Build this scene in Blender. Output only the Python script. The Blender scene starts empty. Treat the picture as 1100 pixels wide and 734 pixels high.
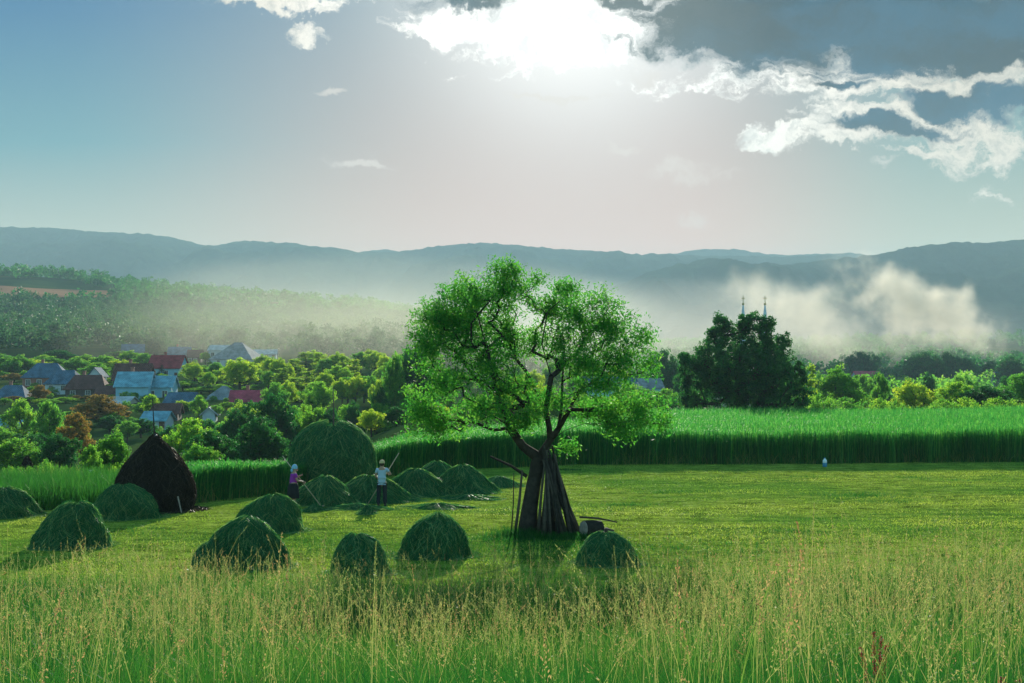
import bpy, math, random
import numpy as np
from math import radians as R, sin, cos, pi
random.seed(7)
RNG = np.random.default_rng(11)
S = bpy.context.scene
COL = S.collection
F = 1511.0            # focal length in photo pixels (1100 wide)
HZ = 400.0            # horizon row
CZ = 5.1              # eye height above the mown field

def X(px, d): return (px - 550.0) / F * d
def Z(py, d): return CZ - (py - HZ) / F * d
def smooth(a, b, t):
    t = np.clip((np.asarray(t, float) - a) / (b - a), 0, 1)
    return t * t * (3 - 2 * t)

# ------------------------------------------------------------------ camera
cam_d = bpy.data.cameras.new('camera')
cam_d.sensor_width = 36; cam_d.lens = 36 * F / 1100
cam_d.clip_start = 0.1; cam_d.clip_end = 30000
cam = bpy.data.objects.new('camera', cam_d); COL.objects.link(cam)
cam.location = (0, 0, CZ); cam.rotation_euler = (R(90) + math.atan(33 / F), 0, 0)
S.camera = cam

SUN_EL, SUN_AZ = 15.5, 2.6     # degrees above horizon, to the right of the view
# ------------------------------------------------------------------ render settings
S.render.engine = 'CYCLES'
S.cycles.max_bounces = 6; S.cycles.diffuse_bounces = 2; S.cycles.glossy_bounces = 2
S.cycles.transmission_bounces = 4; S.cycles.transparent_max_bounces = 8; S.cycles.volume_bounces = 1
S.cycles.use_denoising = True
S.cycles.volume_max_steps = 128
S.view_settings.view_transform = 'Standard'; S.view_settings.look = 'None'
S.view_settings.gamma = 1; S.view_settings.use_curve_mapping = False
S.view_settings.exposure = 0.85

# ------------------------------------------------------------------ node helpers
class NT:
    def __init__(s, tree): s.t = tree; s.n = tree.nodes; s.l = tree.links
    def node(s, typ, **kw):
        n = s.n.new(typ)
        for k, v in kw.items(): setattr(n, k, v)
        return n
    def put(s, sock, v):
        if isinstance(v, bpy.types.NodeSocket): s.l.new(v, sock)
        else: sock.default_value = v
    def m(s, op, a, b=0.0, c=0.0, clamp=False):
        n = s.node('ShaderNodeMath', operation=op); n.use_clamp = clamp
        s.put(n.inputs[0], a); s.put(n.inputs[1], b)
        if len(n.inputs) > 2: s.put(n.inputs[2], c)
        return n.outputs[0]
    def vm(s, op, a, b=None, scale=None):
        n = s.node('ShaderNodeVectorMath', operation=op); s.put(n.inputs[0], a)
        if b is not None: s.put(n.inputs[1], b)
        if scale is not None: s.put(n.inputs['Scale'], scale)
        return n.outputs['Value'] if op in ('LENGTH', 'DOT_PRODUCT', 'DISTANCE') else n.outputs[0]
    def noise(s, vec, scale, detail=4, rough=0.55, color=False, dist=0.0):
        n = s.node('ShaderNodeTexNoise'); s.put(n.inputs['Vector'], vec)
        n.inputs['Scale'].default_value = scale; n.inputs['Detail'].default_value = detail
        n.inputs['Roughness'].default_value = rough; n.inputs['Distortion'].default_value = dist
        return n.outputs['Color'] if color else n.outputs['Fac']
    def ramp(s, fac, stops, interp='LINEAR'):
        n = s.node('ShaderNodeValToRGB'); n.color_ramp.interpolation = interp
        e = n.color_ramp.elements
        while len(e) < len(stops): e.new(0.5)
        for i, (p, c) in enumerate(stops):
            e[i].position = p; e[i].color = tuple(c) + (1,) if len(c) == 3 else c
        s.put(n.inputs[0], fac); return n.outputs[0]
    def mix(s, f, a, b, blend='MIX'):
        n = s.node('ShaderNodeMix', data_type='RGBA', blend_type=blend)
        s.put(n.inputs[0], f)
        for k, v in ((6, a), (7, b)):
            if isinstance(v, tuple) and len(v) == 3: v = v + (1,)
            s.put(n.inputs[k], v)
        return n.outputs[2]
    def mapr(s, v, a, b, c=0.0, d=1.0, typ='SMOOTHSTEP'):
        n = s.node('ShaderNodeMapRange', interpolation_type=typ)
        s.put(n.inputs[0], v)
        for i, q in enumerate((a, b, c, d)): n.inputs[1 + i].default_value = q
        return n.outputs[0]

def srgb(r, g, b):
    f = lambda c: (c / 255 / 12.92) if c / 255 <= 0.04045 else ((c / 255 + 0.055) / 1.055) ** 2.4
    return (f(r), f(g), f(b))

# ------------------------------------------------------------------ sky
W = bpy.data.worlds.new('World'); S.world = W; W.use_nodes = True
W.cycles.sampling_method = 'MANUAL'; W.cycles.sample_map_resolution = 1024
t = NT(W.node_tree); W.node_tree.nodes.clear()
out = t.node('ShaderNodeOutputWorld'); bg = t.node('ShaderNodeBackground')
t.l.new(bg.outputs[0], out.inputs[0])
SKYS = 0.1
bg.inputs[1].default_value = SKYS
sky = t.node('ShaderNodeTexSky', sky_type='NISHITA'); sky.sun_disc = False
sky.sun_elevation = R(SUN_EL); sky.sun_rotation = R(SUN_AZ)
sky.air_density = 1.0; sky.dust_density = 1.2; sky.ozone_density = 2.0; sky.altitude = 300
tc = t.node('ShaderNodeTexCoord').outputs['Generated']
sep = t.node('ShaderNodeSeparateXYZ'); t.put(sep.inputs[0], tc)
yy = t.m('MAXIMUM', sep.outputs[1], 0.02)
U = t.m('MULTIPLY', t.m('DIVIDE', sep.outputs[0], yy), F / 100)
V = t.m('MULTIPLY', t.m('DIVIDE', sep.outputs[2], yy), F / 100)
cmb = t.node('ShaderNodeCombineXYZ'); t.put(cmb.inputs[0], U); t.put(cmb.inputs[1], V)
Q = cmb.outputs[0]
front = t.mapr(sep.outputs[1], 0.1, 0.4)
sd = (sin(R(SUN_AZ)) * cos(R(SUN_EL)), cos(R(SUN_AZ)) * cos(R(SUN_EL)), sin(R(SUN_EL)))
# base: Nishita, its range compressed, graded towards the photograph's teal and pink
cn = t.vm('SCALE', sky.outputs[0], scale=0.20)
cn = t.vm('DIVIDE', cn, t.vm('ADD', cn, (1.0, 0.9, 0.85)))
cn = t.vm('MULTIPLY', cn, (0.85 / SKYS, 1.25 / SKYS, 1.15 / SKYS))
iv = lambda c: tuple(v / SKYS for v in c)
vv_ = t.m('DIVIDE', V, 4.0)
gl = t.ramp(vv_, [(0.36, srgb(214, 208, 176)), (0.62, srgb(104, 170, 186)), (0.98, srgb(0, 122, 186))])
gc = t.ramp(vv_, [(0.36, tuple(1.35 * v for v in srgb(255, 188, 160))), (0.65, srgb(240, 192, 176)), (0.98, srgb(150, 172, 182))])
gr = t.ramp(vv_, [(0.36, srgb(222, 214, 174)), (0.62, srgb(148, 184, 178)), (0.98, srgb(70, 145, 175))])
gg = t.mix(t.mapr(U, -5.0, 0.3), gl, gc)
gg = t.mix(t.mapr(U, 1.6, 4.6), gg, gr)
gg = t.vm('SCALE', gg, scale=0.345 / SKYS)
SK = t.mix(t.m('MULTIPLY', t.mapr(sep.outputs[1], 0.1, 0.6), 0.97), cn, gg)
ang = t.m('ARCCOSINE', t.vm('DOT_PRODUCT', tc, sd))
# elongated distance to the sun for the glow through thin cloud
glow = t.m('EXPONENT', t.m('MULTIPLY', t.m('MULTIPLY', ang, ang), -1 / (2 * 0.070 ** 2)))
glow2 = t.m('EXPONENT', t.m('MULTIPLY', t.m('MULTIPLY', ang, ang), -1 / (2 * 0.16 ** 2)))

# cloud field: soft ellipses broken up by noise
wob = t.vm('SCALE', t.vm('SUBTRACT', t.noise(Q, 0.9, 6, 0.62, True), (0.5, 0.5, 0.5)), scale=1.0)
wob2 = t.vm('SCALE', t.vm('SUBTRACT', t.noise(Q, 3.2, 5, 0.6, True), (0.5, 0.5, 0.5)), scale=0.28)
Qw = t.vm('ADD', t.vm('ADD', Q, wob), wob2)
def blob(px, py, rx, ry, amp=1.0, q=None):
    v = t.vm('SUBTRACT', q or Qw, ((px - 550) / 100, (HZ - py) / 100, 0))
    v = t.vm('DIVIDE', v, (rx / 100, ry / 100, 1))
    return t.m('MULTIPLY', t.m('SUBTRACT', 1.0, t.vm('LENGTH', v)), amp)
def union(bl):
    r = bl[0]
    for b in bl[1:]:
        r = t.m('SMOOTH_MAX', r, b, 0.15)
    return r
flat = t.node('ShaderNodeMapping'); t.put(flat.inputs[0], Qw); flat.inputs['Scale'].default_value = (0.55, 1.5, 1)
fb = t.m('SUBTRACT', t.noise(flat.outputs[0], 1.9, 8, 0.62), 0.5)
white = union([blob(615, 2, 170, 64, 1.3), blob(480, 18, 62, 20), blob(320, -4, 75, 10, .7), blob(335, 26, 16, 8, .45),
               blob(860, 40, 200, 60), blob(950, 92, 175, 22), blob(1050, 55, 130, 110), blob(1000, 125, 130, 40), blob(845, 152, 50, 18, .9),
               blob(910, 150, 60, 20, .9), blob(1000, 160, 60, 20, .8), blob(925, 72, 220, 30)])
thin = union([blob(392, 170, 60, 7, 1), blob(358, 94, 32, 5, .8), blob(575, 100, 90, 6, .9), blob(678, 153, 24, 7, 1.1), blob(722, 178, 70, 18, .7),
              blob(740, 228, 30, 10, .6), blob(955, 172, 30, 8, .9), blob(700, 70, 40, 12, .8)])
dark = union([blob(505, -6, 75, 22), blob(830, 22, 165, 66, 1.7), blob(1010, 28, 200, 62, 1.7), blob(1060, 62, 120, 24, 1.2),
              blob(1025, 108, 110, 18, 1.1), blob(960, 137, 70, 13, 1.0), blob(905, 88, 50, 9, .9), blob(1085, 112, 60, 22, 1.0),
              blob(720, 22, 20, 30, .7), blob(690, -8, 80, 14, .9)])
wd = t.mapr(t.m('ADD', white, t.m('MULTIPLY', fb, 3.4)), -0.03, 0.42)
td = t.m('MULTIPLY', t.mapr(t.m('ADD', thin, t.m('MULTIPLY', fb, 2.5)), 0.05, 0.8), 0.6)
dd = t.mapr(t.m('ADD', dark, t.m('MULTIPLY', fb, 2.4)), -0.06, 0.55)
near = t.mapr(ang, 0.03, 0.28, 1, 0)
inv = 1 / SKYS
def C(c, k=1.0): return tuple(v * k * inv for v in c)
whitecol = t.mix(near, C(srgb(232, 222, 204), 0.60), C((1.0, 0.97, 0.92), .9))
shade = t.noise(flat.outputs[0], 1.1, 5, 0.55)
dk = t.mix(t.mapr(shade, 0.35, 0.65), C(srgb(0, 40, 92), .12), C(srgb(20, 92, 132), .34))
dk = t.mix(t.m('MULTIPLY', t.mapr(ang, 0.03, 0.17, 1, 0), 0.8), dk, C(srgb(120, 122, 116), .40))
wn = t.noise(Qw, 5.0, 6, 0.65)
whitecol = t.mix(t.mapr(wn, 0.32, 0.60, 0.42, 0.0), whitecol, C(srgb(150, 165, 168), .40))
k1 = t.mix(t.m('MULTIPLY', glow2, 0.45), SK, C((0.32, 0.28, 0.27)))
k1 = t.mix(t.m('MULTIPLY', glow, 0.92), k1, C((0.75, 0.73, 0.70)))
fm = lambda f: t.m('MULTIPLY', f, front)
k2 = t.mix(fm(td), k1, C(srgb(240, 228, 216), .55))
k3 = t.mix(fm(wd), k2, whitecol)
k4 = t.mix(fm(t.m('MULTIPLY', dd, 0.98)), k3, dk)
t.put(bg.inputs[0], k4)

# ------------------------------------------------------------------ sun
sl = bpy.data.lights.new('sun', 'SUN'); sl.energy = 4.9; sl.angle = R(0.6); sl.color = (1.0, 0.93, 0.78)
so = bpy.data.objects.new('sun', sl); COL.objects.link(so)
so.rotation_euler = (R(90 - SUN_EL), 0, R(180 - SUN_AZ)); so.location = (0, 60, 60)

# ------------------------------------------------------------------ object helpers
def tag(o, label=None, cat=None, group=None, kind=None):
    if label: o['label'] = label
    if cat: o['category'] = cat
    if group: o['group'] = group
    if kind: o['kind'] = kind
    return o
def empty(name, loc, rz=0.0):
    o = bpy.data.objects.new(name, None); COL.objects.link(o)
    o.location = loc; o.rotation_euler = (0, 0, rz); o.empty_display_size = 0.3
    return o
def mesh_np(name, Vv, Fc, mat, parent=None, tint=None, smooth_=False):
    """Vv (n,3); Fc (m,3) or (m,4) array, or list of such arrays"""
    me = bpy.data.meshes.new(name)
    if not isinstance(Fc, list): Fc = [Fc]
    Fc = [np.asarray(f, np.int32) for f in Fc if len(f)]
    Vv = np.asarray(Vv, np.float32)
    me.vertices.add(len(Vv)); me.vertices.foreach_set('co', Vv.ravel())
    loops = np.concatenate([f.ravel() for f in Fc])
    tot = np.concatenate([np.full(len(f), f.shape[1], np.int32) for f in Fc])
    st = np.concatenate([[0], np.cumsum(tot)[:-1]]).astype(np.int32)
    me.loops.add(len(loops)); me.loops.foreach_set('vertex_index', loops)
    me.polygons.add(len(tot)); me.polygons.foreach_set('loop_start', st); me.polygons.foreach_set('loop_total', tot)
    if smooth_: me.polygons.foreach_set('use_smooth', np.ones(len(tot), bool))
    if tint is not None:
        a = me.attributes.new('tint', 'FLOAT', 'POINT'); a.data.foreach_set('value', np.asarray(tint, np.float32))
    me.update(calc_edges=True); me.validate()
    if mat: me.materials.append(mat)
    o = bpy.data.objects.new(name, me); COL.objects.link(o)
    if parent: o.parent = parent
    return o
class MB:
    """collects polygons for one mesh"""
    def __init__(s): s.v = []; s.f = []
    def add(s, vs, fs):
        n = len(s.v); s.v += [tuple(v) for v in vs]; s.f += [tuple(n + i for i in f) for f in fs]
    def box(s, x0, x1, y0, y1, z0, z1):
        s.add([(x, y, z) for z in (z0, z1) for y in (y0, y1) for x in (x0, x1)],
              [(0, 2, 3, 1), (4, 5, 7, 6), (0, 1, 5, 4), (2, 6, 7, 3), (0, 4, 6, 2), (1, 3, 7, 5)])
    def tube(s, pts, rad, n=8, cap=True):
        pts = [np.array(p, float) for p in pts]
        if not hasattr(rad, '__len__'): rad = [rad] * len(pts)
        base = len(s.v); up = np.array([0.13, 0.31, 0.94])
        for i, p in enumerate(pts):
            d = pts[min(i + 1, len(pts) - 1)] - pts[max(i - 1, 0)]; d = d / (np.linalg.norm(d) + 1e-9)
            a = np.cross(d, up)
            if np.linalg.norm(a) < 0.15: a = np.cross(d, (1, 0, 0))
            a /= np.linalg.norm(a); b = np.cross(d, a)
            for k in range(n):
                w = 2 * pi * k / n
                s.v.append(tuple(p + rad[i] * (a * cos(w) + b * sin(w))))
        for i in range(len(pts) - 1):
            for k in range(n):
                q = base + i * n; s.f.append((q + k, q + (k + 1) % n, q + n + (k + 1) % n, q + n + k))
        if cap:
            s.f.append(tuple(base + k for k in range(n))[::-1]); q = base + (len(pts) - 1) * n
            s.f.append(tuple(q + k for k in range(n)))
    def lathe(s, prof, n=16, cx=0, cy=0):
        base = len(s.v)
        for r, z in prof:
            for k in range(n):
                w = 2 * pi * k / n; s.v.append((cx + r * cos(w), cy + r * sin(w), z))
        for i in range(len(prof) - 1):
            for k in range(n):
                q = base + i * n; s.f.append((q + k, q + (k + 1) % n, q + n + (k + 1) % n, q + n + k))
        s.f.append(tuple(base + k for k in range(n))[::-1]); q = base + (len(prof) - 1) * n
        s.f.append(tuple(q + k for k in range(n)))
    def build(s, name, mat, parent=None, smooth_=False, bevel=0, tint=None):
        me = bpy.data.meshes.new(name); me.from_pydata(s.v, [], s.f); me.update()
        if smooth_:
            for p in me.polygons: p.use_smooth = True
        me.materials.append(mat)
        o = bpy.data.objects.new(name, me); COL.objects.link(o)
        if parent: o.parent = parent
        if bevel:
            m = o.modifiers.new('bevel', 'BEVEL'); m.width = bevel; m.segments = 2; m.limit_method = 'ANGLE'
        return o
def copy_tree(o, parent=None):
    c = o.copy(); COL.objects.link(c)
    if parent: c.parent = parent
    for ch in list(o.children): copy_tree(ch, c)
    return c

# cheap vectorised value noise
_G = RNG.random((256, 256))
def vnoise(x, y):
    x = np.asarray(x, float); y = np.asarray(y, float)
    xi = np.floor(x).astype(int); yi = np.floor(y).astype(int); fx = x - xi; fy = y - yi
    fx = fx * fx * (3 - 2 * fx); fy = fy * fy * (3 - 2 * fy)
    g = lambda a, b: _G[a & 255, b & 255]
    return (g(xi, yi) * (1 - fx) + g(xi + 1, yi) * fx) * (1 - fy) + (g(xi, yi + 1) * (1 - fx) + g(xi + 1, yi + 1) * fx) * fy
def fbm(x, y, o=4, ridged=False):
    r = 0; a = 1; tot = 0
    for i in range(o):
        n = vnoise(x * 2 ** i + 17.3 * i, y * 2 ** i + 5.1 * i)
        if ridged: n = 1 - abs(2 * n - 1)
        r = r + a * n; tot += a; a *= 0.5
    return r / tot

# ------------------------------------------------------------------ materials
def mat(name):
    m = bpy.data.materials.new(name); m.use_nodes = True
    m.node_tree.nodes.clear(); n = NT(m.node_tree)
    o = n.node('ShaderNodeOutputMaterial'); return m, n, o
def simple(name, col, rough=0.8, var=0.25, scale=3.0, bump=0.3, bscale=None, spec=0.3, metal=0.0):
    m, n, o = mat(name); c = n.node('ShaderNodeTexCoord').outputs['Object']
    f = n.noise(c, scale, 6, 0.6)
    lo = tuple(v * (1 - var) for v in col); hi = tuple(min(1, v * (1 + var)) for v in col)
    b = n.node('ShaderNodeBsdfPrincipled'); n.put(b.inputs['Base Color'], n.ramp(f, [(0.3, lo), (0.7, hi)]))
    b.inputs['Roughness'].default_value = rough; b.inputs['Specular IOR Level'].default_value = spec
    b.inputs['Metallic'].default_value = metal
    if bump:
        bp = n.node('ShaderNodeBump'); bp.inputs['Strength'].default_value = bump; bp.inputs['Distance'].default_value = 0.03
        n.put(bp.inputs['Height'], n.noise(c, bscale or scale * 6, 5, 0.6)); n.put(b.inputs['Normal'], bp.outputs[0])
    n.l.new(b.outputs[0], o.inputs[0]); return m
def leafy(name, stops, trans, tmix=0.45, rough=0.55, objvar=0.0, spec=0.06):
    """thin foliage: diffuse + translucent, colour by the per-leaf 'tint' attribute"""
    m, n, o = mat(name)
    a = n.node('ShaderNodeAttribute', attribute_name='tint').outputs['Fac']
    c = n.ramp(a, stops)
    k = n.ramp(a, [(p, tuple(min(1, q * w) for q, w in zip(cc, trans))) for p, cc in stops])
    if objvar:
        r = n.node('ShaderNodeObjectInfo').outputs['Random']
        g = n.ramp(r, [(0, (1 - objvar, 1 - objvar * .5, 1.0)), (0.5, (1, 1, 1)), (1, (1 + objvar * 1.5, 1 + objvar * .6, 0.85))])
        c = n.mix(1.0, c, g, 'MULTIPLY'); k = n.mix(1.0, k, g, 'MULTIPLY')
    b = n.node('ShaderNodeBsdfPrincipled'); n.put(b.inputs['Base Color'], c)
    b.inputs['Roughness'].default_value = rough; b.inputs['Specular IOR Level'].default_value = spec
    tr = n.node('ShaderNodeBsdfTranslucent'); n.put(tr.inputs[0], k)
    mx = n.node('ShaderNodeMixShader'); mx.inputs[0].default_value = tmix
    n.l.new(b.outputs[0], mx.inputs[1]); n.l.new(tr.outputs[0], mx.inputs[2]); n.l.new(mx.outputs[0], o.inputs[0])
    return m
# ------------------------------------------------------------------ terrain height
_ly = [30, 70, 100, 130, 180, 265, 330, 400, 450, 700, 1000, 1400, 1800, 2600, 12000]
_lz = [0, 0, -1.5, -4.5, -6, -1.2, 0.8, 4.0, 8.0, 22, 46, 84, 70, 30, 30]
_ry = [30, 150, 200, 300, 600, 1000, 1500, 1800, 2600, 12000]
_rz = [0, 0, -2.5, -6, -4, 8, 34, 34, 24, 30]
_by = [-60, -5, 0, 3, 8, 14, 20, 26, 32, 40]
_bz = [4.3, 4.1, 3.95, 3.68, 2.85, 1.82, 0.98, 0.38, 0.04, 0.0]
def ground(x, y):
    x = np.asarray(x, float); y = np.asarray(y, float)
    u = x / np.maximum(y, 30)
    left = np.interp(y, _ly, _lz); right = np.interp(y, _ry, _rz)
    w = smooth(-0.10, 0.10, u)
    # the left part of the field drops away earlier than the crop side
    edge = smooth(-0.30, -0.13, u)
    left = 8 + (left - 8) * (1 + (np.interp(u, [-.36, -.07], [1.22, .74]) - 1) * smooth(600, 1200, y))
    far = left * (1 - w) + right * w
    near_l = np.where(y < 150, np.interp(y, [30, 56, 70, 100, 130, 150], [0, 0, -0.5, -3.0, -4.8, -5.4]), far)
    far = np.where(y < 150, near_l * (1 - smooth(-0.16, -0.06, u)) + np.interp(y, _ry, _rz) * smooth(-0.16, -0.06, u), far)
    k = smooth(150, 190, y)
    b = np.where(y < 190, (near_l * (1 - smooth(-0.16, -0.06, u)) + np.interp(y, _ry, _rz) * smooth(-0.16, -0.06, u)) * (1 - k) + (left * (1 - w) + right * w) * k, far)
    b = b + np.interp(y, _by, _bz)
    b = b + (fbm(x / 9, y / 9, 3) - 0.5) * 0.25 * smooth(4, 20, y) * (1 - 0.3 * smooth(30, 80, y)) + (fbm(x / 60, y / 60, 4) - 0.5) * 3.0 * smooth(130, 300, y)
    b = b + (fbm(x / 220, y / 220, 4) - 0.5) * 22 * smooth(500, 1100, y)
    return b
def g1(x, y): return float(ground(np.array([x]), np.array([y]))[0])

# --- materials of the land
def ground_mat():
    m, n, o = mat('ground'); c = n.node('ShaderNodeTexCoord').outputs['Object']
    f = n.noise(c, 0.02, 8, 0.6); g = n.noise(c, 0.6, 6, 0.65)
    a = n.ramp(f, [(0.35, (0.02, 0.06, 0.018)), (0.5, (0.035, 0.085, 0.02)), (0.64, (0.09, 0.12, 0.03))])
    col = n.mix(n.mapr(g, 0.3, 0.7), a, n.mix(0.5, a, (0.05, 0.05, 0.02)))
    b = n.node('ShaderNodeBsdfPrincipled'); n.put(b.inputs['Base Color'], col); b.inputs['Roughness'].default_value = 0.95
    b.inputs['Specular IOR Level'].default_value = 0.0
    n.l.new(b.outputs[0], o.inputs[0]); return m
def mown_mat():
    m, n, o = mat('mown_grass'); c = n.node('ShaderNodeTexCoord').outputs['Object']
    mp = n.node('ShaderNodeMapping'); n.put(mp.inputs[0], c); mp.inputs['Scale'].default_value = (0.75, 1.0, 1); mp.inputs['Rotation'].default_value = (0, 0, 0.06)
    st = n.noise(mp.outputs[0], 1.3, 7, 0.65); f = n.noise(c, 0.09, 5, 0.55); g = n.noise(c, 9, 5, 0.7)
    a = n.ramp(st, [(0.36, (0.10, 0.15, 0.02)), (0.5, (0.27, 0.37, 0.04)), (0.62, (0.40, 0.48, 0.08))])
    a = n.mix(n.mapr(f, 0.44, 0.60), a, n.ramp(st, [(0.35, (0.07, 0.18, 0.02)), (0.65, (0.22, 0.38, 0.045))]))
    a = n.mix(n.mapr(g, 0.35, 0.75), a, (0.03, 0.055, 0.012))
    b = n.node('ShaderNodeBsdfPrincipled'); n.put(b.inputs['Base Color'], a); b.inputs['Roughness'].default_value = 0.9
    b.inputs['Specular IOR Level'].default_value = 0.0
    bp = n.node('ShaderNodeBump'); bp.inputs['Strength'].default_value = 0.9; bp.inputs['Distance'].default_value = 0.10
    n.put(bp.inputs['Height'], n.m('ADD', n.m('MULTIPLY', st, 1.0), n.m('MULTIPLY', g, 0.5))); n.put(b.inputs['Normal'], bp.outputs[0])
    n.l.new(b.outputs[0], o.inputs[0]); return m
def forest_mat():
    m, n, o = mat('distant_forest'); c = n.node('ShaderNodeTexCoord').outputs['Object']
    f = n.noise(c, 0.0016, 8, 0.6); g = n.noise(c, 0.02, 8, 0.7)
    a = n.ramp(f, [(0.35, (0.018, 0.045, 0.022)), (0.55, (0.03, 0.065, 0.028)), (0.68, (0.055, 0.09, 0.03))])
    a = n.mix(n.mapr(g, 0.3, 0.7), a, (0.015, 0.035, 0.016))
    b = n.node('ShaderNodeBsdfPrincipled'); n.put(b.inputs['Base Color'], a); b.inputs['Roughness'].default_value = 1.0
    b.inputs['Specular IOR Level'].default_value = 0.0
    bp = n.node('ShaderNodeBump'); bp.inputs['Strength'].default_value = 0.8; bp.inputs['Distance'].default_value = 20.0
    n.put(bp.inputs['Height'], g); n.put(b.inputs['Normal'], bp.outputs[0])
    n.l.new(b.outputs[0], o.inputs[0]); return m
M_ground, M_mown, M_forest = ground_mat(), mown_mat(), forest_mat()

def sheet(name, ys, us, ufun, mat_, zoff=0.0, hf=ground):
    YY, UU = np.meshgrid(ys, us, indexing='ij'); XX = ufun(UU, YY)
    ZZ = hf(XX, YY) + zoff
    Vv = np.stack([XX, YY, ZZ], -1).reshape(-1, 3)
    ny, nu = YY.shape; i = np.arange(ny - 1)[:, None] * nu + np.arange(nu - 1)[None, :]
    Fc = np.stack([i, i + 1, i + nu + 1, i + nu], -1).reshape(-1, 4)
    return mesh_np(name, Vv, Fc, mat_, smooth_=True)
ys = np.concatenate([np.arange(-60, 0, 4), np.arange(0, 40, 0.8), np.arange(40, 160, 1.6), np.geomspace(160, 9000, 190)])
tag(sheet('ground', ys, np.linspace(-1.25, 1.25, 240), lambda u, y: u * (np.maximum(y, 0) + 60), M_ground), kind='structure')
# mown field: a sheet 15 mm above the ground, its left edge along the ditch
def mown_back(u):   # distance of the crop edge along bearing u
    return np.interp(u, [-0.40, -0.33, -0.225, -0.16, -0.06, 0.05, 0.4], [50.5, 50.5, 55, 61, 73, 77, 80])
uu = np.linspace(-0.42, 0.5, 130)
vv = np.linspace(0, 1, 120)
VV, UU = np.meshgrid(vv, uu, indexing='ij')
YY = 27 + (mown_back(UU) + 1.2 - 27) * VV
XX = UU * YY; ZZ = ground(XX, YY) + 0.015
nu = len(uu); i = np.arange(len(vv) - 1)[:, None] * nu + np.arange(nu - 1)[None, :]
tag(mesh_np('mown_field', np.stack([XX, YY, ZZ], -1).reshape(-1, 3), np.stack([i, i + 1, i + nu + 1, i + nu], -1).reshape(-1, 4), M_mown, smooth_=True), kind='structure')

# bare ploughed strip below the hilltop at the left
M_soil = simple('ploughed_soil', (.34, .17, .09), .95, .3, .02, .3, spec=0.0)
vv2 = np.linspace(1120, 1210, 12); uu2 = np.linspace(-.39, -.285, 60)
VV2, UU2 = np.meshgrid(vv2, uu2, indexing='ij'); VV2 = VV2 + (UU2 + .39) * 500; XX2 = UU2 * VV2
i2 = np.arange(11)[:, None] * 60 + np.arange(59)[None, :]
tag(mesh_np('ploughed_field', np.stack([XX2, VV2, ground(XX2, VV2) + .6], -1).reshape(-1, 3), np.stack([i2, i2 + 1, i2 + 61, i2 + 60], -1).reshape(-1, 4), M_soil, smooth_=True), kind='structure')

# ------------------------------------------------------------------ mountains: heightfields behind the valley
def mountain(name, d, depth, prof, seed, rough=1.0, step=6):
    px = np.arange(-420, 1521, step, dtype=float)
    pxs, pys = zip(*prof)
    top = np.interp(px, pxs, pys); top = np.convolve(np.pad(top, 4, 'edge'), np.ones(9) / 9, 'valid')
    h = (HZ - top) / F * d + CZ
    x = (px - 550) / F * d
    n = 60; s = np.linspace(-1, 0.8, n)
    A, B = np.meshgrid(s, np.arange(len(px)), indexing='ij')
    xx = x[B]; yy = d + A * depth
    fall = np.where(A < 0, (1 - np.abs(A)) ** 0.85, (1 - np.abs(A)) ** 1.0)
    sp = fbm(xx / (d * .045) + seed, yy / (d * .12) + seed, 5, True) - 0.5
    zz = h[B] * fall * (1 + 0.55 * sp * rough * np.clip(np.abs(A) * 3.0, 0, 1)) 
    zz = zz + (fbm(xx / 16 + seed, yy / 40, 2) - 0.5) * 12 * np.where(A < -0.97, 0, 1)
    zz = np.where(A <= -0.97, 2.0, zz)
    Vv = np.stack([xx, yy, zz], -1).reshape(-1, 3); nu = len(px)
    i = np.arange(n - 1)[:, None] * nu + np.arange(nu - 1)[None, :]
    o = mesh_np(name, Vv, np.stack([i, i + 1, i + nu + 1, i + nu], -1).reshape(-1, 4), M_forest, smooth_=True)
    return tag(o, kind='structure')
mountain('mountains', 4300, 1300, [(-420, 250), (-200, 238), (0, 243), (50, 244), (100, 248), (160, 251), (200, 257), (226, 266), (262, 257), (330, 263), (400, 271), (440, 269),
         (480, 262), (530, 260), (590, 266), (640, 270), (740, 274), (900, 275), (1100, 280), (1520, 300)], 3.1, step=3)
mountain('far_mountain', 4900, 500, [(-420, 330), (300, 300), (390, 268), (430, 267), (470, 290), (600, 300), (700, 278), (735, 269), (775, 265), (810, 270), (840, 273), (920, 271), (960, 276), (1100, 285), (1520, 300)], 8.7, 0.6, step=4)
mountain('near_mountain', 3300, 1100, [(-420, 420), (560, 420), (600, 340), (660, 306), (700, 292), (730, 283), (765, 276), (800, 283), (850, 284), (900, 277), (950, 271), (1000, 262), (1060, 259), (1100, 257), (1250, 250), (1520, 262)], 5.5, step=3)

# ------------------------------------------------------------------ haze
hz = MB(); hz.box(-5200, 5200, -120, 6800, -40, 480)
mh, n, o = mat('haze'); pv = n.node('ShaderNodeVolumePrincipled')
HAZE_D = 1.15e-4
pv.inputs['Color'].default_value = (0.56, 0.83, 0.97, 1); pv.inputs['Density'].default_value = HAZE_D; pv.inputs['Anisotropy'].default_value = 0.12
n.l.new(pv.outputs[0], o.inputs['Volume'])
tag(hz.build('haze', mh), kind='stuff')
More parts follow.
